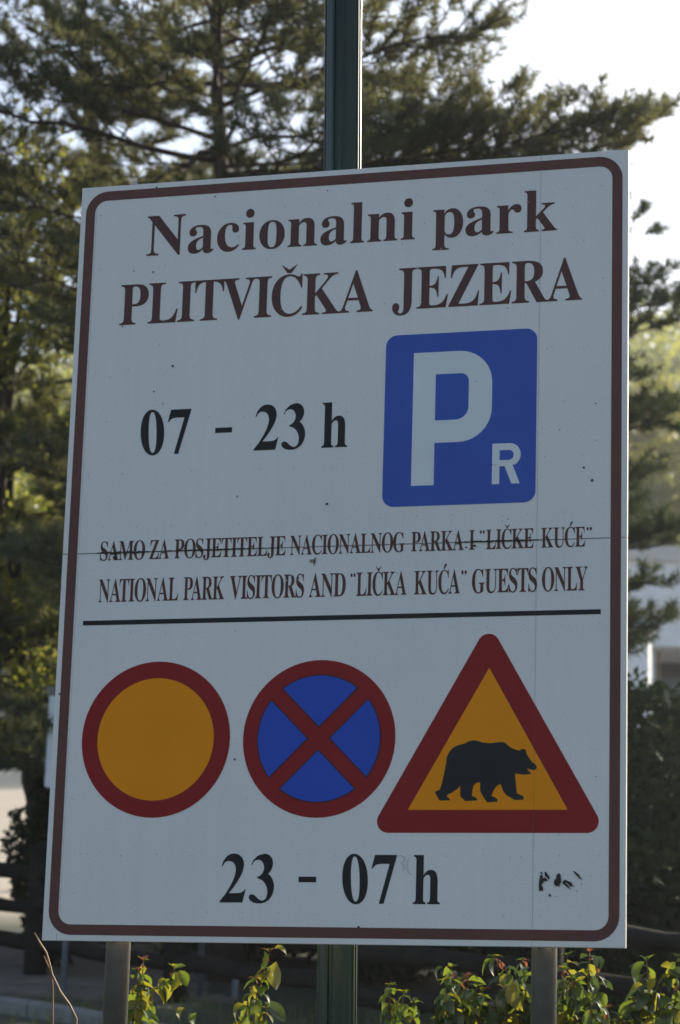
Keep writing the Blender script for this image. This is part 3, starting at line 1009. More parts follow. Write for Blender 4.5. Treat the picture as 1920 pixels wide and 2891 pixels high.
# the big pine whose limbs spread across the top
d1_ = 20.0
b1 = gpt(at(655, 2500, d1_), -.2)
tr = [b1, at(645, 1500, d1_), at(628, 560, d1_), at(618, 260, d1_), at(600, 0, d1_), at(590, -420, d1_), at(592, -900, d1_)]
rnd1 = random.Random(21)
br = whorls(tr, tr[1].z - 2.0, tr[-1].z - .3, .68, 4, lambda z: max(.5, 2.75 - max(0, z - 8.5) * .28), rnd1,
            keep=lambda p, e, a: not (pix(e)[0] > 1330 and pix(e)[1] < 500))
for (s, e, r) in (((640, 500), (1905, 325), .05), ((640, 520), (1560, 395), .04), ((625, 300), (1440, 60), .04), ((625, 240), (1330, 210), .035),
                  ((632, 420), (1180, 330), .035), ((620, 200), (1200, -40), .035), ((630, 400), (60, 250), .04), ((625, 330), (150, 60), .04),
                  ((640, 560), (1250, 540), .03), ((640, 490), (1720, 335), .035), ((640, 500), (1820, 375), .035), ((638, 470), (1480, 300), .03)):
    br.append((at(*s, d1_), at(*e, d1_ + rnd1.uniform(-.8, .8)), r * .6))
NT += pine('pine_tree', 'tall pine with long limbs spreading wide above the white board', tr, [.16, .10, .060, .050, .045, .03, .012], br, 21)
# second pine, to its left and farther
d2_ = 23.5
b2 = gpt(at(330, 2500, d2_), -.2)
tr = [b2, at(310, 1500, d2_), at(288, 560, d2_), at(240, 230, d2_), at(225, -150, d2_), at(230, -500, d2_)]
rnd2 = random.Random(5)
br = whorls(tr, tr[0].z + 2.2, tr[-1].z - .3, .80, 4, lambda z: max(.5, 2.5 - max(0, z - 9) * .3), rnd2)
NT += pine('pine_tree', 'pine with slim forked trunk behind the big limb-spreading pine', tr, [.16, .12, .08, .06, .04, .012], br, 5)
# third pine, with a leaning dark trunk near the fence
d3_ = 21.5
b3 = gpt(at(150, 2560, d3_), -.2)
tr = [b3, at(105, 2280, d3_), at(72, 2050, d3_), at(40, 1600, d3_), at(0, 1000, d3_), at(-40, 500, d3_)]
rnd3 = random.Random(9)
br = whorls(tr, at(0, 1950, d3_).z, tr[-1].z - .2, .55, 4, lambda z: max(.4, 1.9 - max(0, z - 6) * .25), rnd3, rise=(-.1, .15))
NT += pine('pine_tree', 'shorter pine with a leaning dark trunk beside the log fence', tr, [.12, .10, .085, .065, .045, .012], br, 9, mat_='needle_sunlit')
# slim pine right behind the board, its tips showing past the right edge
d4_ = 24.0
b4 = gpt(at(1540, 2560, d4_), -.2)
tr = [b4, at(1545, 1900, d4_), at(1548, 1200, d4_), at(1550, 720, d4_), at(1552, 560, d4_)]
rnd4 = random.Random(14)
br = whorls(tr, at(1500, 2000, d4_).z, tr[-1].z - .9, .50, 4, lambda z: max(.3, .95 - max(0, z - 7.5) * .25), rnd4, rise=(-.05, .3))
for (s, e, r) in (((1550, 720), (1838, 612), .02), ((1550, 900), (1905, 850), .024), ((1550, 940), (1930, 905), .024), ((1550, 860), (1860, 790), .02),
                  ((1548, 1200), (1915, 1150), .03), ((1548, 1230), (1880, 1185), .03), ((1548, 1420), (1815, 1350), .028), ((1548, 1480), (1800, 1440), .028), ((1548, 1700), (1830, 1640), .03),
                  ((1546, 1800), (1875, 1765), .03), ((1548, 1600), (1920, 1530), .03), ((1548, 1560), (1880, 1500), .03), ((1546, 1860), (1800, 1830), .03)):
    br.append((at(*s, d4_), at(*e, d4_ + rnd4.uniform(-.5, .5)), r))
NT += pine('pine_tree', 'slim pine hidden behind the board with twig tips past its right edge', tr, [.13, .10, .07, .03, .01], br, 14, mat_='needle_dark')

# ------------------------------------------------------------------ broadleaved trees, hedge and wood
def leaf_cloud(clumps, n, size, rng, shell=.45, flat=0.0):
    """rhombic leaves scattered through ellipsoid clumps [(x,y,z,rx,ry,rz)]"""
    c = np.array(clumps, np.float64)
    vol = (c[:, 3] * c[:, 4] * c[:, 5]) ** .667
    idx = rng.choice(len(c), n, p=vol / vol.sum())
    u = norm(rng.normal(size=(n, 3)))
    r = (shell + (1 - shell) * rng.random((n, 1)) ** .6) * rng.uniform(.85, 1.12, (n, 1))
    p = c[idx, :3] + u * r * c[idx, 3:6]
    a = norm(rng.normal(size=(n, 3)) + np.array([0, 0, -.3]))
    b = norm(np.cross(a, rng.normal(size=(n, 3))))
    s = size * rng.uniform(.6, 1.3, (n, 1))
    v = np.stack([p - a * s * .5, p + b * s * .28, p + a * s * .5, p - b * s * .28], 1).reshape(-1, 3)
    f = np.arange(4 * n).reshape(-1, 4)
    return v, f

def clumped(center, rx, ry, rz, n, rnd, cr=(.28, .5)):
    out = []
    for k in range(n):
        while True:
            x, y, z = rnd.uniform(-1, 1), rnd.uniform(-1, 1), rnd.uniform(-1, 1)
            if x * x + y * y + z * z < 1:
                break
        q = rnd.uniform(*cr)
        out.append((center[0] + x * rx * .8, center[1] + y * ry * .8, center[2] + z * rz * .8, rx * q, ry * q, rz * q * .8))
    return out

def broadleaf(name, label, base, h, rx, n, size, m, seed, group=None, crown_lo=.25, cat='tree'):
    rnd = random.Random(seed)
    rng = np.random.default_rng(seed)
    t = thing(name, label, cat, base, group)
    cl = clumped((0, 0, h * (1 + crown_lo) / 2), rx, rx, h * (1 - crown_lo) / 2 * 1.05, 16, rnd)
    tb = MB().tube([(0, 0, -.3), (rnd.uniform(-.1, .1), 0, h * .35), (rnd.uniform(-.2, .2), rnd.uniform(-.2, .2), h * .85)], [h * .022, h * .016, h * .004], 8)
    tb.build('trunk', M['bark'], t, smooth=True)
    lm = MB()
    for c in cl[:10]:
        s = h * rnd.uniform(.25, .55)
        lm.tube([(0, 0, s), ((c[0]) * .5, c[1] * .5, (s + c[2]) * .5 + .1), (c[0], c[1], c[2])], [h * .008, h * .005, h * .002], 5, cap=False)
    lm.build('limbs', M['bark'], t, smooth=True)
    v, f = leaf_cloud(cl, n, size, rng)
    link('crown', mesh_np('crown', v, f), M[m], t)
    return t

broadleaf('broadleaf_tree', 'small broadleaved tree with sunlit yellow-green leaves among the pines', gpt(at(-90, 2500, 20.2)), 7.0, 1.1, 4200, .10, 'broad', 31, crown_lo=.25)
broadleaf('broadleaf_tree', 'broadleaved tree with dense dark crown beside the gravel yard', gpt(at(240, 2400, 34)), 6.5, 2.3, 7000, .15, 'broad', 33, crown_lo=.35)
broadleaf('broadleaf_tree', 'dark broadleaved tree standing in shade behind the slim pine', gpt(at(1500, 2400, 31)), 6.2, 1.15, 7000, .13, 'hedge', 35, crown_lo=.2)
# evergreen shrubs and low hedge behind the fence
hs = [((1830, 2420), 20.5, 2.45, 1.25, 'tall dark evergreen shrub beside the right edge of the board', 22000),
      ((2080, 2420), 23.0, 2.5, 1.5, 'wide dark evergreen shrub in front of the white building', 18000),
      ((1420, 2600), 18.5, 1.7, 1.1, 'low dark shrub behind the log rails under the board', 6000),
      ((1060, 2600), 20.0, 1.9, 1.3, 'dark rounded shrub behind the lamp post', 6000),
      ((700, 2600), 22.0, 1.8, 1.2, 'dark bushy shrub behind the thin grey sign posts', 6000),
      ((420, 2600), 24.5, 1.7, 1.0, 'small dark shrub at the back of the plank path', 5000),
      ((1640, 2600), 17.5, 1.5, 1.0, 'low dark shrub between the right steel post and the rails', 6000),
      ((900, 2600), 25.0, 2.2, 1.3, 'dark shrub between the lamp post and the thin grey posts', 6000),
      ((1250, 2600), 22.5, 2.2, 1.3, 'dark shrub behind the rails right of the lamp post', 6000),
      ((560, 2600), 26.0, 2.0, 1.2, 'dark shrub behind the plank path and the rails', 5000)]
hs.append(((132, 2500), 20.6, 1.9, .42, 'narrow upright dark shrub beside the leaning pine trunk', 5000))
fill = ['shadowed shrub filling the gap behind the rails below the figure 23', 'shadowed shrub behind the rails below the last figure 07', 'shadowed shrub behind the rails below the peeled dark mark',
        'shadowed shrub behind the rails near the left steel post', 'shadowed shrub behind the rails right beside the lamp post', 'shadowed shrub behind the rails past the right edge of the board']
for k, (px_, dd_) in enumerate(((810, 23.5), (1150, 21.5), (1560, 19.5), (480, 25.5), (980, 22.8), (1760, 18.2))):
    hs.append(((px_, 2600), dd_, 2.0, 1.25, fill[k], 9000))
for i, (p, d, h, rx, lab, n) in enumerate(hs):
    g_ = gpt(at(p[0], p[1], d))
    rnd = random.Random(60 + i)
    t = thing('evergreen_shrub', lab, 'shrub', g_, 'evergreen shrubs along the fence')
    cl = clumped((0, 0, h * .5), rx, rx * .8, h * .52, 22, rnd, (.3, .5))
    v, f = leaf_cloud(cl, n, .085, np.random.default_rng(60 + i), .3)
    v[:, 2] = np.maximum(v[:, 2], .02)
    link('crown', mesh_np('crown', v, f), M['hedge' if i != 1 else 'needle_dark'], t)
    st = MB()
    for k in range(4):
        c = cl[k]
        st.tube([(c[0] * .15, c[1] * .15, -.15), (c[0] * .6, c[1] * .6, c[2] * .6), (c[0], c[1], c[2])], [.03, .02, .008], 6, cap=False)
    st.build('stems', M['bark'], t, smooth=True)

# trees on the slope to the right with sunlit tops
far = [((1850, 0), 72, 12.5, 3.0), ((2080, 0), 76, 12.5, 3.2), ((1700, 0), 80, 12.5, 3.2), ((1300, 0), 70, 9, 3.2), ((900, 0), 66, 9, 3.2), ((480, 0), 74, 10, 3.4), ((60, 0), 70, 10, 3.4), ((-250, 0), 60, 9, 3), ((2350, 0), 70, 10, 3.2)]
far_lab = ['sunlit yellow tree on the slope just above the white building', 'tall sunlit tree on the slope behind the building roof', 'yellow-topped tree on the slope half hidden by the slim pine',
           'slope tree hidden behind the white board and lamp post', 'slope tree hidden behind the white board and big pine', 'pale yellow slope tree seen through gaps in the left pines',
           'green slope tree seen through the leaning pine', 'sunlit slope tree beyond the far end of the log fence', 'sunlit yellow slope tree beyond the right end of the building']
for i, (p, d, h, rx) in enumerate(far):
    broadleaf('slope_tree', far_lab[i], gpt(at(p[0], 1600, d + 18)), h, rx, 4200, .34, 'broad_sunlit' if i % 3 != 1 else 'broad', 80 + i, 'trees on the slope', .35 if i < 3 else .15)

def wood():
    rnd = random.Random(77)
    cl = []
    for k in range(1500):
        d = rnd.uniform(100, 330)
        l = rnd.uniform(-1, 1) * (14 + d * .30)
        x = CAM.x + FH.x * d + RH.x * l
        y = CAM.y + FH.y * d + RH.y * l
        h = rnd.uniform(5, 9.5)
        z = ground(x, y)
        for q in range(2):
            cl.append((x + rnd.uniform(-.8, .8), y + rnd.uniform(-.8, .8), z + h * (.35 + .4 * q), h * (.30 - .07 * q), h * (.30 - .07 * q), h * .36))
    v, f = leaf_cloud(cl, 130000, .75, np.random.default_rng(77), .55)
    o = link('wood', mesh_np('wood', v, f), M['broad'])
    o['kind'] = 'stuff'
    o['label'] = 'far wooded hillside fading into haze'
    o['category'] = 'wood'
wood()

# ------------------------------------------------------------------ kerb, plank path, log fence, second sign
def setting(name, loc):
    o = bpy.data.objects.new(name, None)
    o.empty_display_size = .1
    col.objects.link(o)
    o.location = loc
    o['kind'] = 'structure'
    return o

def kerb():
    rt = setting('kerb', gpt(at(0, 2850, 17)))
    off = Vector(rt.location)
    path = []
    for px, py, d in ((-700, 2800, 17.8), (-350, 2828, 17.5), (0, 2852, 17.05), (200, 2880, 16.55), (420, 2930, 15.8), (700, 3010, 15.0), (1050, 3120, 13.6), (1500, 3250, 12.2)):
        p = at(px, py, d)
        path.append(gpt(p))
    pts = []
    for i in range(len(path) - 1):
        for k in range(2):
            pts.append(path[i].lerp(path[i + 1], k / 2))
    for i in range(len(pts) - 1):
        a, b = pts[i], pts[i + 1]
        t = (b - a)
        L = t.length
        t = t.normalized()
        nrm = Vector((-t.y, t.x, 0)).normalized()
        v = []
        for s in (0.004, L - .008):
            c = a + t * s
            for w_, z in ((-.07, -.25), (.07, -.25), (.07, .085), (.055, .10), (-.045, .10), (-.07, .075)):
                v.append(c + nrm * w_ + Vector((0, 0, z)) - off)
        f = [(0, 1, 2, 3, 4, 5)[::-1], (6, 7, 8, 9, 10, 11)]
        for k in range(6):
            f.append((k, (k + 1) % 6, 6 + (k + 1) % 6, 6 + k))
        link('kerb_stone', mesh_py('kerb_stone', v, f), M['concrete'], rt)
kerb()

def plank_path():
    rt = setting('path', gpt(at(60, 2800, 20)))
    off = Vector(rt.location)
    rnd = random.Random(8)
    nP = 26
    for i in range(nP):
        d = 18.15 + i * .19
        l0 = (-1.15 - .0 * i) * d / 7.2
        px0 = -900
        a = at(-900, 2700, d); b = at(150 + i * 9 + 480 * (1 - i / nP), 2700, d)
        a, b = gpt(a), gpt(b)
        t = (b - a).normalized()
        up_ = Vector((0, 0, 1))
        n_ = FH
        v = []
        z0 = .035 + rnd.uniform(-.006, .006)
        for s in (a, b + t * rnd.uniform(-.1, .1)):
            for w_, z in ((-.082, -.06), (.082, -.06), (.082, -.004), (.078, 0), (-.078, 0), (-.082, -.004)):
                q = s + n_ * w_
                q.z = ground(q.x, q.y) + z0 + z
                v.append(q - off)
        f = [(0, 1, 2, 3, 4, 5)[::-1], (6, 7, 8, 9, 10, 11)]
        for k in range(6):
            f.append((k, (k + 1) % 6, 6 + (k + 1) % 6, 6 + k))
        link('plank', mesh_py('plank', v, f), M['plank'], rt)
plank_path()

def log_fence():
    a, b = at(-1200, 2600, 27.5), at(2250, 2600, 13.4)
    a, b = gpt(a), gpt(b)
    rt = thing('log_fence', 'dark rustic log rail fence running behind the shrubs and sign', 'fence', a)
    rnd = random.Random(4)
    L = (b - a).length
    n = int(L / 1.9)
    ps = [gpt(a.lerp(b, i / n)) for i in range(n + 1)]
    for i, p in enumerate(ps):
        h = .95 + rnd.uniform(-.04, .05)
        MB().tube([p + Vector((0, 0, -.3)) - a, p + Vector((rnd.uniform(-.01, .01), 0, h * .5)) - a, p + Vector((rnd.uniform(-.02, .02), 0, h)) - a, p + Vector((0, 0, h + .03)) - a], [.095, .09, .085, .05], 12, .05, rnd).build('post', M['log'], rt, smooth=True)
    for i in range(n):
        for hz in (.27, .54, .80):
            p, q = ps[i], ps[i + 1]
            u = (q - p).normalized() * .06
            z0, z1 = hz + rnd.uniform(-.03, .03), hz + rnd.uniform(-.03, .03)
            pts = []
            for k in range(5):
                t = k / 4
                c = (p - u).lerp(q + u, t)
                pts.append(c + Vector((rnd.uniform(-.012, .012), -.02, z0 + (z1 - z0) * t + rnd.uniform(-.015, .015))) - a)
            MB().tube(pts, [.062 * rnd.uniform(.85, 1.1) for _ in pts], 10, .06, rnd).build('rail', M['log'], rt, smooth=True)
log_fence()

def second_sign():
    d = 18.6
    g0 = gpt(at(206, 2840, d))
    t = thing('notice_board', 'pale notice board on thin grey posts beside the plank path', 'sign', g0)
    tl, br_ = at(131, 1955, d), at(720, 2228, d)
    x = RH
    def box_at(px0, px1, py0, py1, th, name, m, dd=0.0):
        p0, p1 = at(px0, py1, d), at(px1, py0, d)
        l0, l1 = (p0 - CAM).dot(RH), (p1 - CAM).dot(RH)
        z0, z1 = p0.z, p1.z
        v = []
        dep = (at(131, 2000, d) - CAM).dot(FH) + dd
        for z in (z0, z1):
            for yy in (0, th):
                for l in (l0, l1):
                    q = Vector((CAM.x, CAM.y, 0)) + RH * l + FH * (dep + yy)
                    v.append(Vector((q.x, q.y, z)) - g0)
        f = [(0, 2, 3, 1), (4, 5, 7, 6), (0, 1, 5, 4), (2, 6, 7, 3), (0, 4, 6, 2), (1, 3, 7, 5)]
        o = link(name, mesh_py(name, v, f), m, t)
        md = o.modifiers.new('bevel', 'BEVEL'); md.width = .006; md.segments = 2
        return o
    box_at(131, 720, 1955, 2228, .03, 'panel', M['wall_white'])
    box_at(131, 720, 1951, 1962, .045, 'panel_frame', M['steel'], -.008)
    for px in (206, 584, 680):
        c = at(px, 2400, d)
        l = (c - CAM).dot(RH)
        dep = (at(131, 2000, d) - CAM).dot(FH) + .06
        q = Vector((CAM.x, CAM.y, 0)) + RH * l + FH * dep
        top = at(px, 2000, d).z
        if px == 680:
            top = at(px, 2730, d).z
        MB().tube([Vector((q.x, q.y, ground(q.x, q.y) - .2)) - g0, Vector((q.x, q.y, top)) - g0], .0225, 14).build('post', M['post_blue'], t, smooth=True)
M['post_blue'] = mat('blue_grey_post', (0.20, 0.22, 0.27), 0.5, 0.2, 10)
second_sign()

# ------------------------------------------------------------------ white building up the slope
def building():
    d = 62.0
    g0 = gpt(at(2000, 1900, d))
    t = thing('white_building', 'low white modern building with overhanging upper fascia up the slope', 'building', g0)
    def blk(px0, px1, py0, py1, dd, depth, name, m, parent=t):
        p0, p1 = at(px0, py1, d), at(px1, py0, d)
        l0, l1 = (p0 - CAM).dot(RH), (p1 - CAM).dot(RH)
        base = (at(1800, 1700, d) - CAM).dot(FH)
        v = []
        for z in (p0.z, p1.z):
            for yy in (dd, dd + depth):
                for l in (l0, l1):
                    q = Vector((CAM.x, CAM.y, 0)) + RH * l + FH * (base + yy)
                    v.append(Vector((q.x, q.y, z)) - g0)
        return link(name, mesh_py(name, v, [(0, 2, 3, 1), (4, 5, 7, 6), (0, 1, 5, 4), (2, 6, 7, 3), (0, 4, 6, 2), (1, 3, 7, 5)]), m, parent)
    blk(1752, 2950, 1578, 1712, 0, 9, 'upper_fascia', M['wall_white'])
    blk(1752, 2950, 1568, 1577, -.12, 9.2, 'roof_edge', M['roof_pale'])
    blk(1790, 2900, 1713, 1812, 2.2, 6, 'window_band', M['glass_dark'])
    for k in range(9):
        x_ = 1846 + k * 118
        blk(x_, x_ + 112, 1718, 1806, .35, .25, 'balcony_panel', M['wall_white'])
    blk(1790, 2900, 1812, 1822, .2, 7, 'floor_slab', M['wall_white'])
    blk(1700, 1862, 1772, 2010, .9, 5, 'wing_wall', M['wall_white'])
    blk(1863, 1872, 1822, 2010, .8, .3, 'timber_pillar', M['wall_tan'])
    blk(1880, 2900, 1823, 2010, 2.6, 5, 'ground_floor_glazing', M['glass_dark'])
    for k in range(7):
        x_ = 1990 + k * 130
        blk(x_, x_ + 10, 1822, 2010, .8, .3, 'timber_pillar', M['wall_tan'])
    # small kiosk with a pyramid roof in front
    dk = 52.0
    kp = gpt(at(1806, 1950, dk))
    k = thing('kiosk', 'small white kiosk with low pyramid roof in front of the building', 'kiosk', kp)
    zt = at(1806, 1768, dk).z - kp.z
    ztt = at(1806, 1742, dk).z - kp.z
    w_ = .26
    MB().box((-w_ * .8, -w_ * .8, -.3), (w_ * .8, w_ * .8, zt - .02)).build('wall', M['wall_white'], k)
    link('roof', mesh_py('roof', [(-w_, -w_, zt), (w_, -w_, zt), (w_, w_, zt), (-w_, w_, zt), (-w_ * .3, 0, ztt), (w_ * .3, 0, ztt), (-w_, -w_, zt - .06), (w_, -w_, zt - .06), (w_, w_, zt - .06), (-w_, w_, zt - .06)],
         [(0, 1, 5, 4), (1, 2, 5), (2, 3, 4, 5), (3, 0, 4), (6, 7, 1, 0), (7, 8, 2, 1), (8, 9, 3, 2), (9, 6, 0, 3), (9, 8, 7, 6)]), M['wall_white'], k)
building()

# ------------------------------------------------------------------ shrubs at the foot of the sign
def leaf_mesh(name, fold, curl, wid, m, wav=0.0, seed=0):
    """ovate pointed leaf along +X, unit length, folded on its midrib and curling down"""
    rnd = random.Random(seed)
    ts = [0, .08, .2, .36, .52, .68, .82, .93, 1.0]
    ws = [.02, .32, .72, .96, 1.0, .84, .55, .24, .0]
    v, f = [], []
    for t, w_ in zip(ts, ws):
        x = math.sin(curl * t) / curl if curl else t
        z = -(1 - math.cos(curl * t)) / curl if curl else 0
        for s in (-1, -.5, 0, .5, 1):
            yy = s * w_ * wid * .5
            zz = z + abs(s) * w_ * wid * fold + wav * rnd.uniform(-1, 1) * abs(s) * w_
            v.append((x, yy, zz))
    for i in range(len(ts) - 1):
        for k in range(4):
            f.append((i * 5 + k, i * 5 + k + 1, (i + 1) * 5 + k + 1, (i + 1) * 5 + k))
    me = mesh_py(name, v, f)
    me.materials.append(m)
    me.polygons.foreach_set('use_smooth', [True] * len(me.polygons))
    return me

LEAF = {}
for key, m in (('g', 'leaf_green'), ('y', 'leaf_yellow'), ('d', 'leaf_dark'), ('r', 'leaf_red')):
    LEAF[key] = [leaf_mesh('leaf_' + m, .22, 1.1, .52, M[m], .035, 1), leaf_mesh('leaf_' + m, .34, 1.8, .46, M[m], .04, 2), leaf_mesh('leaf_' + m, .16, .7, .56, M[m], .04, 3), leaf_mesh('leaf_' + m, .28, 1.3, .50, M[m], .05, 4)]

def put_leaf(root, p, d, roll, size, key, rnd, shape=None):
    o = bpy.data.objects.new('leaf', rnd.choice(LEAF[key]) if shape is None else LEAF[key][shape])
    col.objects.link(o)
    o.parent = root
    d = Vector(d).normalized()
    q = d.to_track_quat('X', 'Z')
    mt = Matrix.Translation(Vector(p)) @ q.to_matrix().to_4x4() @ Matrix.Rotation(roll, 4, 'X') @ Matrix.Diagonal((size, size * rnd.uniform(.85, 1.1), size, 1))
    o.matrix_local = mt
    return o

def shrub(label, stems, depth, seed, mix='ggyyd', size=(.035, .065), gap=.030, group='leafy shrub shoots below the sign', red_tip=0.3, low=.55):
    """stems: list of pixel polylines from low to tip"""
    rnd = random.Random(seed)
    st0 = stems[0]
    base = gpt(at(st0[0][0], st0[0][1], depth))
    root = thing('leafy_shrub', label, 'shrub', base, group)
    for s in stems:
        dd = depth + rnd.uniform(-.10, .10)
        pts = [at(x, y, dd + rnd.uniform(-.03, .03)) for x, y in s]
        foot = gpt(Vector((pts[0].x * .7 + base.x * .3, pts[0].y, 0)), -.05)
        full = [foot, foot.lerp(pts[0], .55) + Vector((rnd.uniform(-.03, .03), 0, 0))] + pts
        cp = []
        for i in range(len(full) - 1):
            for k in range(4):
                cp.append(full[i].lerp(full[i + 1], k / 4))
        cp.append(full[-1])
        # smooth
        for _ in range(2):
            cp = [cp[0]] + [(cp[i - 1] + cp[i] * 2 + cp[i + 1]) / 4 for i in range(1, len(cp) - 1)] + [cp[-1]]
        n = len(cp)
        MB().tube([p - base for p in cp], [.0042 * (1 - .75 * i / n) for i in range(n)], 6).build('stem', M['stem'], root, smooth=True)
        Ltot = sum((cp[i + 1] - cp[i]).length for i in range(n - 1))
        acc = 0
        nxt = Ltot * low
        side = rnd.uniform(0, 6.28)
        for i in range(n - 1):
            seg = (cp[i + 1] - cp[i]).length
            while acc + seg > nxt:
                t = (nxt - acc) / seg
                p = cp[i].lerp(cp[i + 1], t)
                ax = (cp[i + 1] - cp[i]).normalized()
                fr = nxt / Ltot
                for opp in (0, math.pi):
                    a = side + opp + rnd.uniform(-.4, .4)
                    out = Vector((math.cos(a), math.sin(a), 0))
                    dv = out + ax * .25 + Vector((0, 0, rnd.uniform(-1.1, .25)))
                    key = rnd.choice(mix)
                    if fr > .975 and rnd.random() < red_tip * .6:
                        key = 'r'
                    sz = (.8 if key == 'r' else 1.75) * rnd.uniform(*size) * (1.15 - .55 * max(0, (fr - .75) / .25))
                    put_leaf(root, p - base, dv, rnd.uniform(-.5, .5), sz, key, rnd)
                side += 1.57 + rnd.uniform(-.3, .3)
                nxt += gap * rnd.uniform(.8, 1.25) * (1.0 if fr < .85 else .7)
            acc += seg
        for k in range(4):
            a = k * 1.57 + rnd.uniform(-.4, .4)
            put_leaf(root, cp[-1] - base, Vector((math.cos(a) * .6, math.sin(a) * .6, .9)), 0, rnd.uniform(.020, .036), 'r' if rnd.random() < red_tip * .5 else rnd.choice(mix), rnd)
    return root

def extra(root, px, py, depth, ang, size, key, shape, seed, tilt=.2):
    """one larger leaf where the photograph shows it; ang = direction in the picture plane"""
    rnd = random.Random(seed)
    p = at(px, py, depth)
    a = math.radians(ang)
    dv = RIGHT * math.cos(a) + UP * math.sin(a) - FWD * tilt
    put_leaf(root, p - Vector(root.location), dv, rnd.uniform(-.3, .3) + .9, size * .78, key, rnd, shape)

DP = 7.25
s1 = shrub('shrub shoot with one broad yellow leaf beside the left steel post', [[(395, 2900), (398, 2800), (405, 2715)], [(372, 2900), (385, 2830), (392, 2745)], [(385, 2930), (420, 2800), (480, 2770), (492, 2735)]], DP, 3, 'ggyyg', (.030, .052), red_tip=.5, low=.80)
extra(s1, 495, 2742, DP, -78, .088, 'y', 0, 1)
extra(s1, 505, 2740, DP, -50, .075, 'g', 0, 2)
extra(s1, 490, 2735, DP, 30, .05, 'g', 2, 3)
extra(s1, 470, 2765, DP, 195, .07, 'y', 1, 4)
extra(s1, 520, 2845, DP, 215, .07, 'y', 1, 5)
extra(s1, 555, 2860, DP, 230, .075, 'g', 1, 6)
s2 = shrub('tall shrub shoot with curled leaves and reddish tips under the board middle', [[(715, 2900), (722, 2820), (745, 2745), (760, 2690)], [(690, 2900), (700, 2830), (718, 2765)], [(740, 2920), (752, 2850)]], DP, 7, 'ggyyd', (.028, .048), red_tip=.9, low=.84)
extra(s2, 748, 2685, DP, -88, .080, 'g', 2, 11)
extra(s2, 780, 2715, DP, -100, .110, 'y', 2, 12)
extra(s2, 775, 2678, DP, 14, .062, 'y', 1, 13)
extra(s2, 690, 2835, DP, 205, .10, 'y', 1, 14)
extra(s2, 745, 2830, DP, -28, .12, 'd', 0, 15)
extra(s2, 730, 2850, DP, -95, .07, 'g', 0, 16)
s3 = shrub('small bright green shoot to the right of the lamp post', [[(1105, 2900), (1100, 2820), (1102, 2785)], [(1140, 2900), (1135, 2840), (1140, 2805)], [(1165, 2900), (1168, 2850), (1172, 2835)]], DP, 13, 'ggggy', (.030, .048), red_tip=.0, low=.80)
extra(s3, 1095, 2805, DP, 225, .062, 'g', 0, 21)
extra(s3, 1120, 2840, DP, -110, .06, 'g', 0, 22)
s4 = shrub('bushy green shrub with brown-tipped leaves beside the right steel post', [[(1290, 2900), (1285, 2800), (1275, 2735)], [(1320, 2900), (1325, 2810), (1320, 2760)], [(1260, 2900), (1262, 2830), (1258, 2775)], [(1350, 2900), (1352, 2850), (1362, 2800)], [(1300, 2920), (1308, 2850)], [(1240, 2920), (1250, 2860)], [(1335, 2910), (1345, 2790)], [(1275, 2920), (1300, 2770)], [(1215, 2930), (1222, 2880)]], DP + .1, 17, 'ggyddd', (.036, .060), red_tip=.25, low=.76)
extra(s4, 1250, 2730, DP, 205, .075, 'd', 1, 31)
extra(s4, 1270, 2745, DP, -100, .09, 'g', 0, 32)
extra(s4, 1235, 2830, DP, -80, .09, 'd', 2, 33)
s5 = shrub('yellowing shrub with large drooping leaves behind the right steel post', [[(1455, 2900), (1450, 2800), (1425, 2720), (1395, 2705)], [(1490, 2900), (1482, 2780), (1475, 2715)], [(1430, 2920), (1432, 2850), (1420, 2790)], [(1400, 2920), (1402, 2860)], [(1470, 2920), (1462, 2800)], [(1385, 2920), (1378, 2850)]], DP + .12, 19, 'yygddd', (.036, .066), red_tip=.5, low=.76)
extra(s5, 1450, 2770, DP + .05, -95, .11, 'y', 2, 41)
extra(s5, 1430, 2750, DP + .05, 240, .09, 'y', 1, 42)
extra(s5, 1400, 2705, DP + .05, 235, .075, 'd', 0, 43)
extra(s5, 1380, 2840, DP + .02, -80, .12, 'd', 2, 44)
s6 = shrub('dense leafy shrub with pink tips on the sunny side of the post', [[(1610, 2900), (1606, 2790), (1602, 2700)], [(1590, 2900), (1588, 2800), (1592, 2740)], [(1650, 2900), (1660, 2780), (1665, 2690)], [(1690, 2900), (1688, 2780), (1685, 2720)], [(1580, 2920), (1582, 2800)], [(1670, 2920), (1672, 2830)], [(1720, 2930), (1715, 2850)], [(1630, 2920), (1628, 2830), (1620, 2770)]], DP + .12, 23, 'ggyddd', (.034, .056), red_tip=.5, low=.74)
extra(s6, 1680, 2700, DP, -40, .085, 'd', 1, 51)
extra(s6, 1665, 2850, DP, 255, .10, 'g', 0, 52)
extra(s6, 1690, 2770, DP, -90, .075, 'd', 0, 53)
s7 = shrub('green shrub with broad arching leaves reaching past the board edge', [[(1790, 2900), (1810, 2820), (1830, 2750), (1825, 2715)], [(1850, 2900), (1858, 2800), (1895, 2735), (1915, 2705)], [(1770, 2900), (1775, 2850), (1790, 2830)], [(1900, 2900), (1905, 2820), (1925, 2760)], [(1820, 2920), (1835, 2830)], [(1870, 2920), (1880, 2850)], [(1760, 2930), (1745, 2870)]], DP + .1, 29, 'ggydd', (.040, .064), red_tip=.1, low=.78)
extra(s7, 1820, 2715, DP, 222, .11, 'g', 0, 61)
extra(s7, 1832, 2745, DP, -75, .085, 'y', 0, 62)
extra(s7, 1895, 2735, DP, 140, .065, 'y', 0, 63)
extra(s7, 1850, 2870, DP, -60, .13, 'g', 2, 64)
extra(s7, 1815, 2780, DP, 185, .07, 'y', 0, 65)

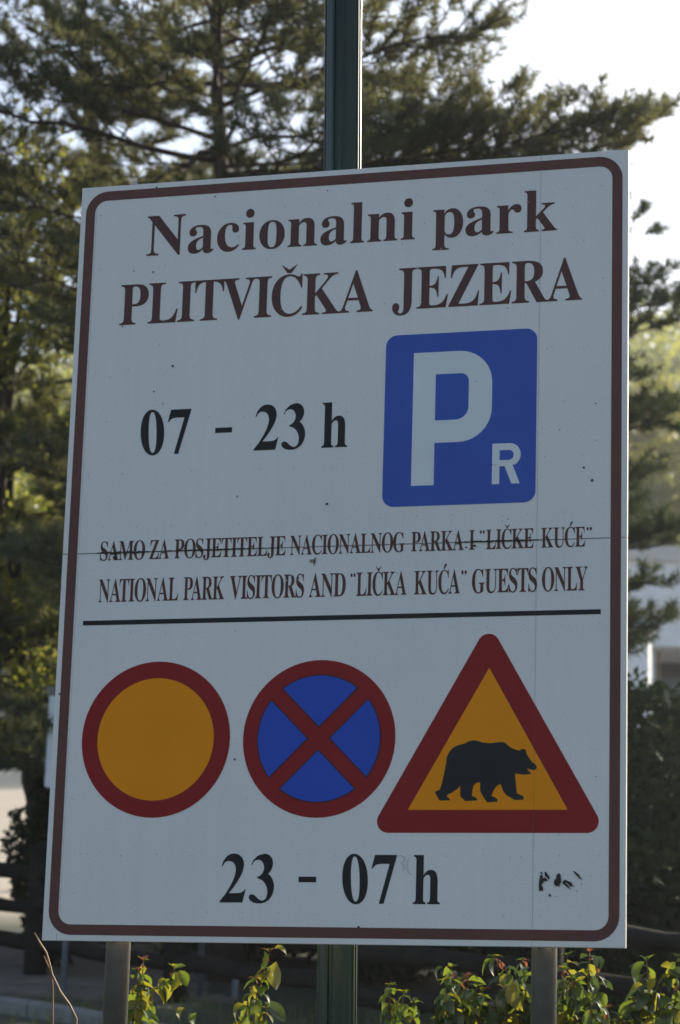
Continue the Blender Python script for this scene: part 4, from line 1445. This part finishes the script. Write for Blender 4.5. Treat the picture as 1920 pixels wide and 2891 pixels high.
# dry twigs beside the left post
tw = thing('dry_twig', 'bare dry forked twig standing left of the sign', 'twig', gpt(at(180, 2900, 6.6)))
tb_ = Vector(tw.location)
st = [at(x, y, 6.6) for x, y in ((97, 2632), (112, 2660), (130, 2688), (140, 2722), (147, 2752), (170, 2800), (195, 2835), (215, 2875))]
MB().tube([p - tb_ for p in st] + [gpt(at(228, 2950, 6.6), -.03) - tb_], [.0012, .0024, .0027, .0030, .0032, .0032, .0033, .0034, .004], 7).build('stem', M['drytwig'], tw, smooth=True)
st = [at(x, y, 6.62) for x, y in ((124, 2698), (132, 2718), (146, 2748), (149, 2800), (148, 2890))]
MB().tube([p - tb_ for p in st] + [gpt(st[-1], -.03) - tb_], [.0007, .0012, .0022, .0026, .0028, .0032], 7).build('side_stem', M['drytwig'], tw, smooth=True)

# grass along the kerb
def grass():
    rng = np.random.default_rng(12)
    n = 9000
    d = rng.uniform(8, 18.1, n)
    px = rng.uniform(-300, 2200, n)
    l = (px - 960) / FPX * d
    keep = np.abs(d - 17) < 30
    x = CAM.x + FH.x * d + RH.x * l
    y = CAM.y + FH.y * d + RH.y * l
    z = np.array([ground(a, b) for a, b in zip(x, y)])
    h = rng.uniform(.04, .12, (n, 1))
    p = np.stack([x, y, z], 1)
    w_ = norm(np.concatenate([rng.normal(size=(n, 2)), np.zeros((n, 1))], 1)) * .006
    tip = p + np.concatenate([rng.normal(size=(n, 2)) * .35, np.ones((n, 1))], 1) * h
    v = np.stack([p - w_, p + w_, tip], 1).reshape(-1, 3)
    o = link('grass', mesh_np('grass', v, np.arange(3 * n).reshape(-1, 3)), M['grass'])
    o['kind'] = 'stuff'
    o['label'] = 'short grass on the verge between kerb and plank path'
    o['category'] = 'grass'
grass()
# ------------------------------------------------------------------ morning haze over the valley
def haze():
    v = []
    for z in (-3.0, 125.0):
        for d, l in ((-70, -90), (-70, 90), (420, 420), (420, -420)):
            q = Vector((CAM.x, CAM.y, 0)) + FH * d + RH * l
            v.append((q.x, q.y, z))
    o = link('haze', mesh_py('haze', v, [(3, 2, 1, 0), (4, 5, 6, 7), (0, 1, 5, 4), (1, 2, 6, 5), (2, 3, 7, 6), (3, 0, 4, 7)]))
    m = bpy.data.materials.new('haze_air')
    m.use_nodes = True
    nt = m.node_tree
    nt.nodes.remove(nt.nodes['Principled BSDF'])
    vol = nt.nodes.new('ShaderNodeVolumePrincipled')
    vol.inputs['Color'].default_value = (0.90, 0.94, 1.0, 1)
    vol.inputs['Density'].default_value = HAZE
    vol.inputs['Anisotropy'].default_value = 0.5
    nt.links.new(vol.outputs[0], nt.nodes['Material Output'].inputs['Volume'])
    o.data.materials.append(m)
    o['kind'] = 'stuff'
    o['label'] = 'thin bright morning haze filling the valley air'
    o['category'] = 'haze'
HAZE = 0.00045
haze()
print('needle tris', NT, 'objects', len(sc.objects))
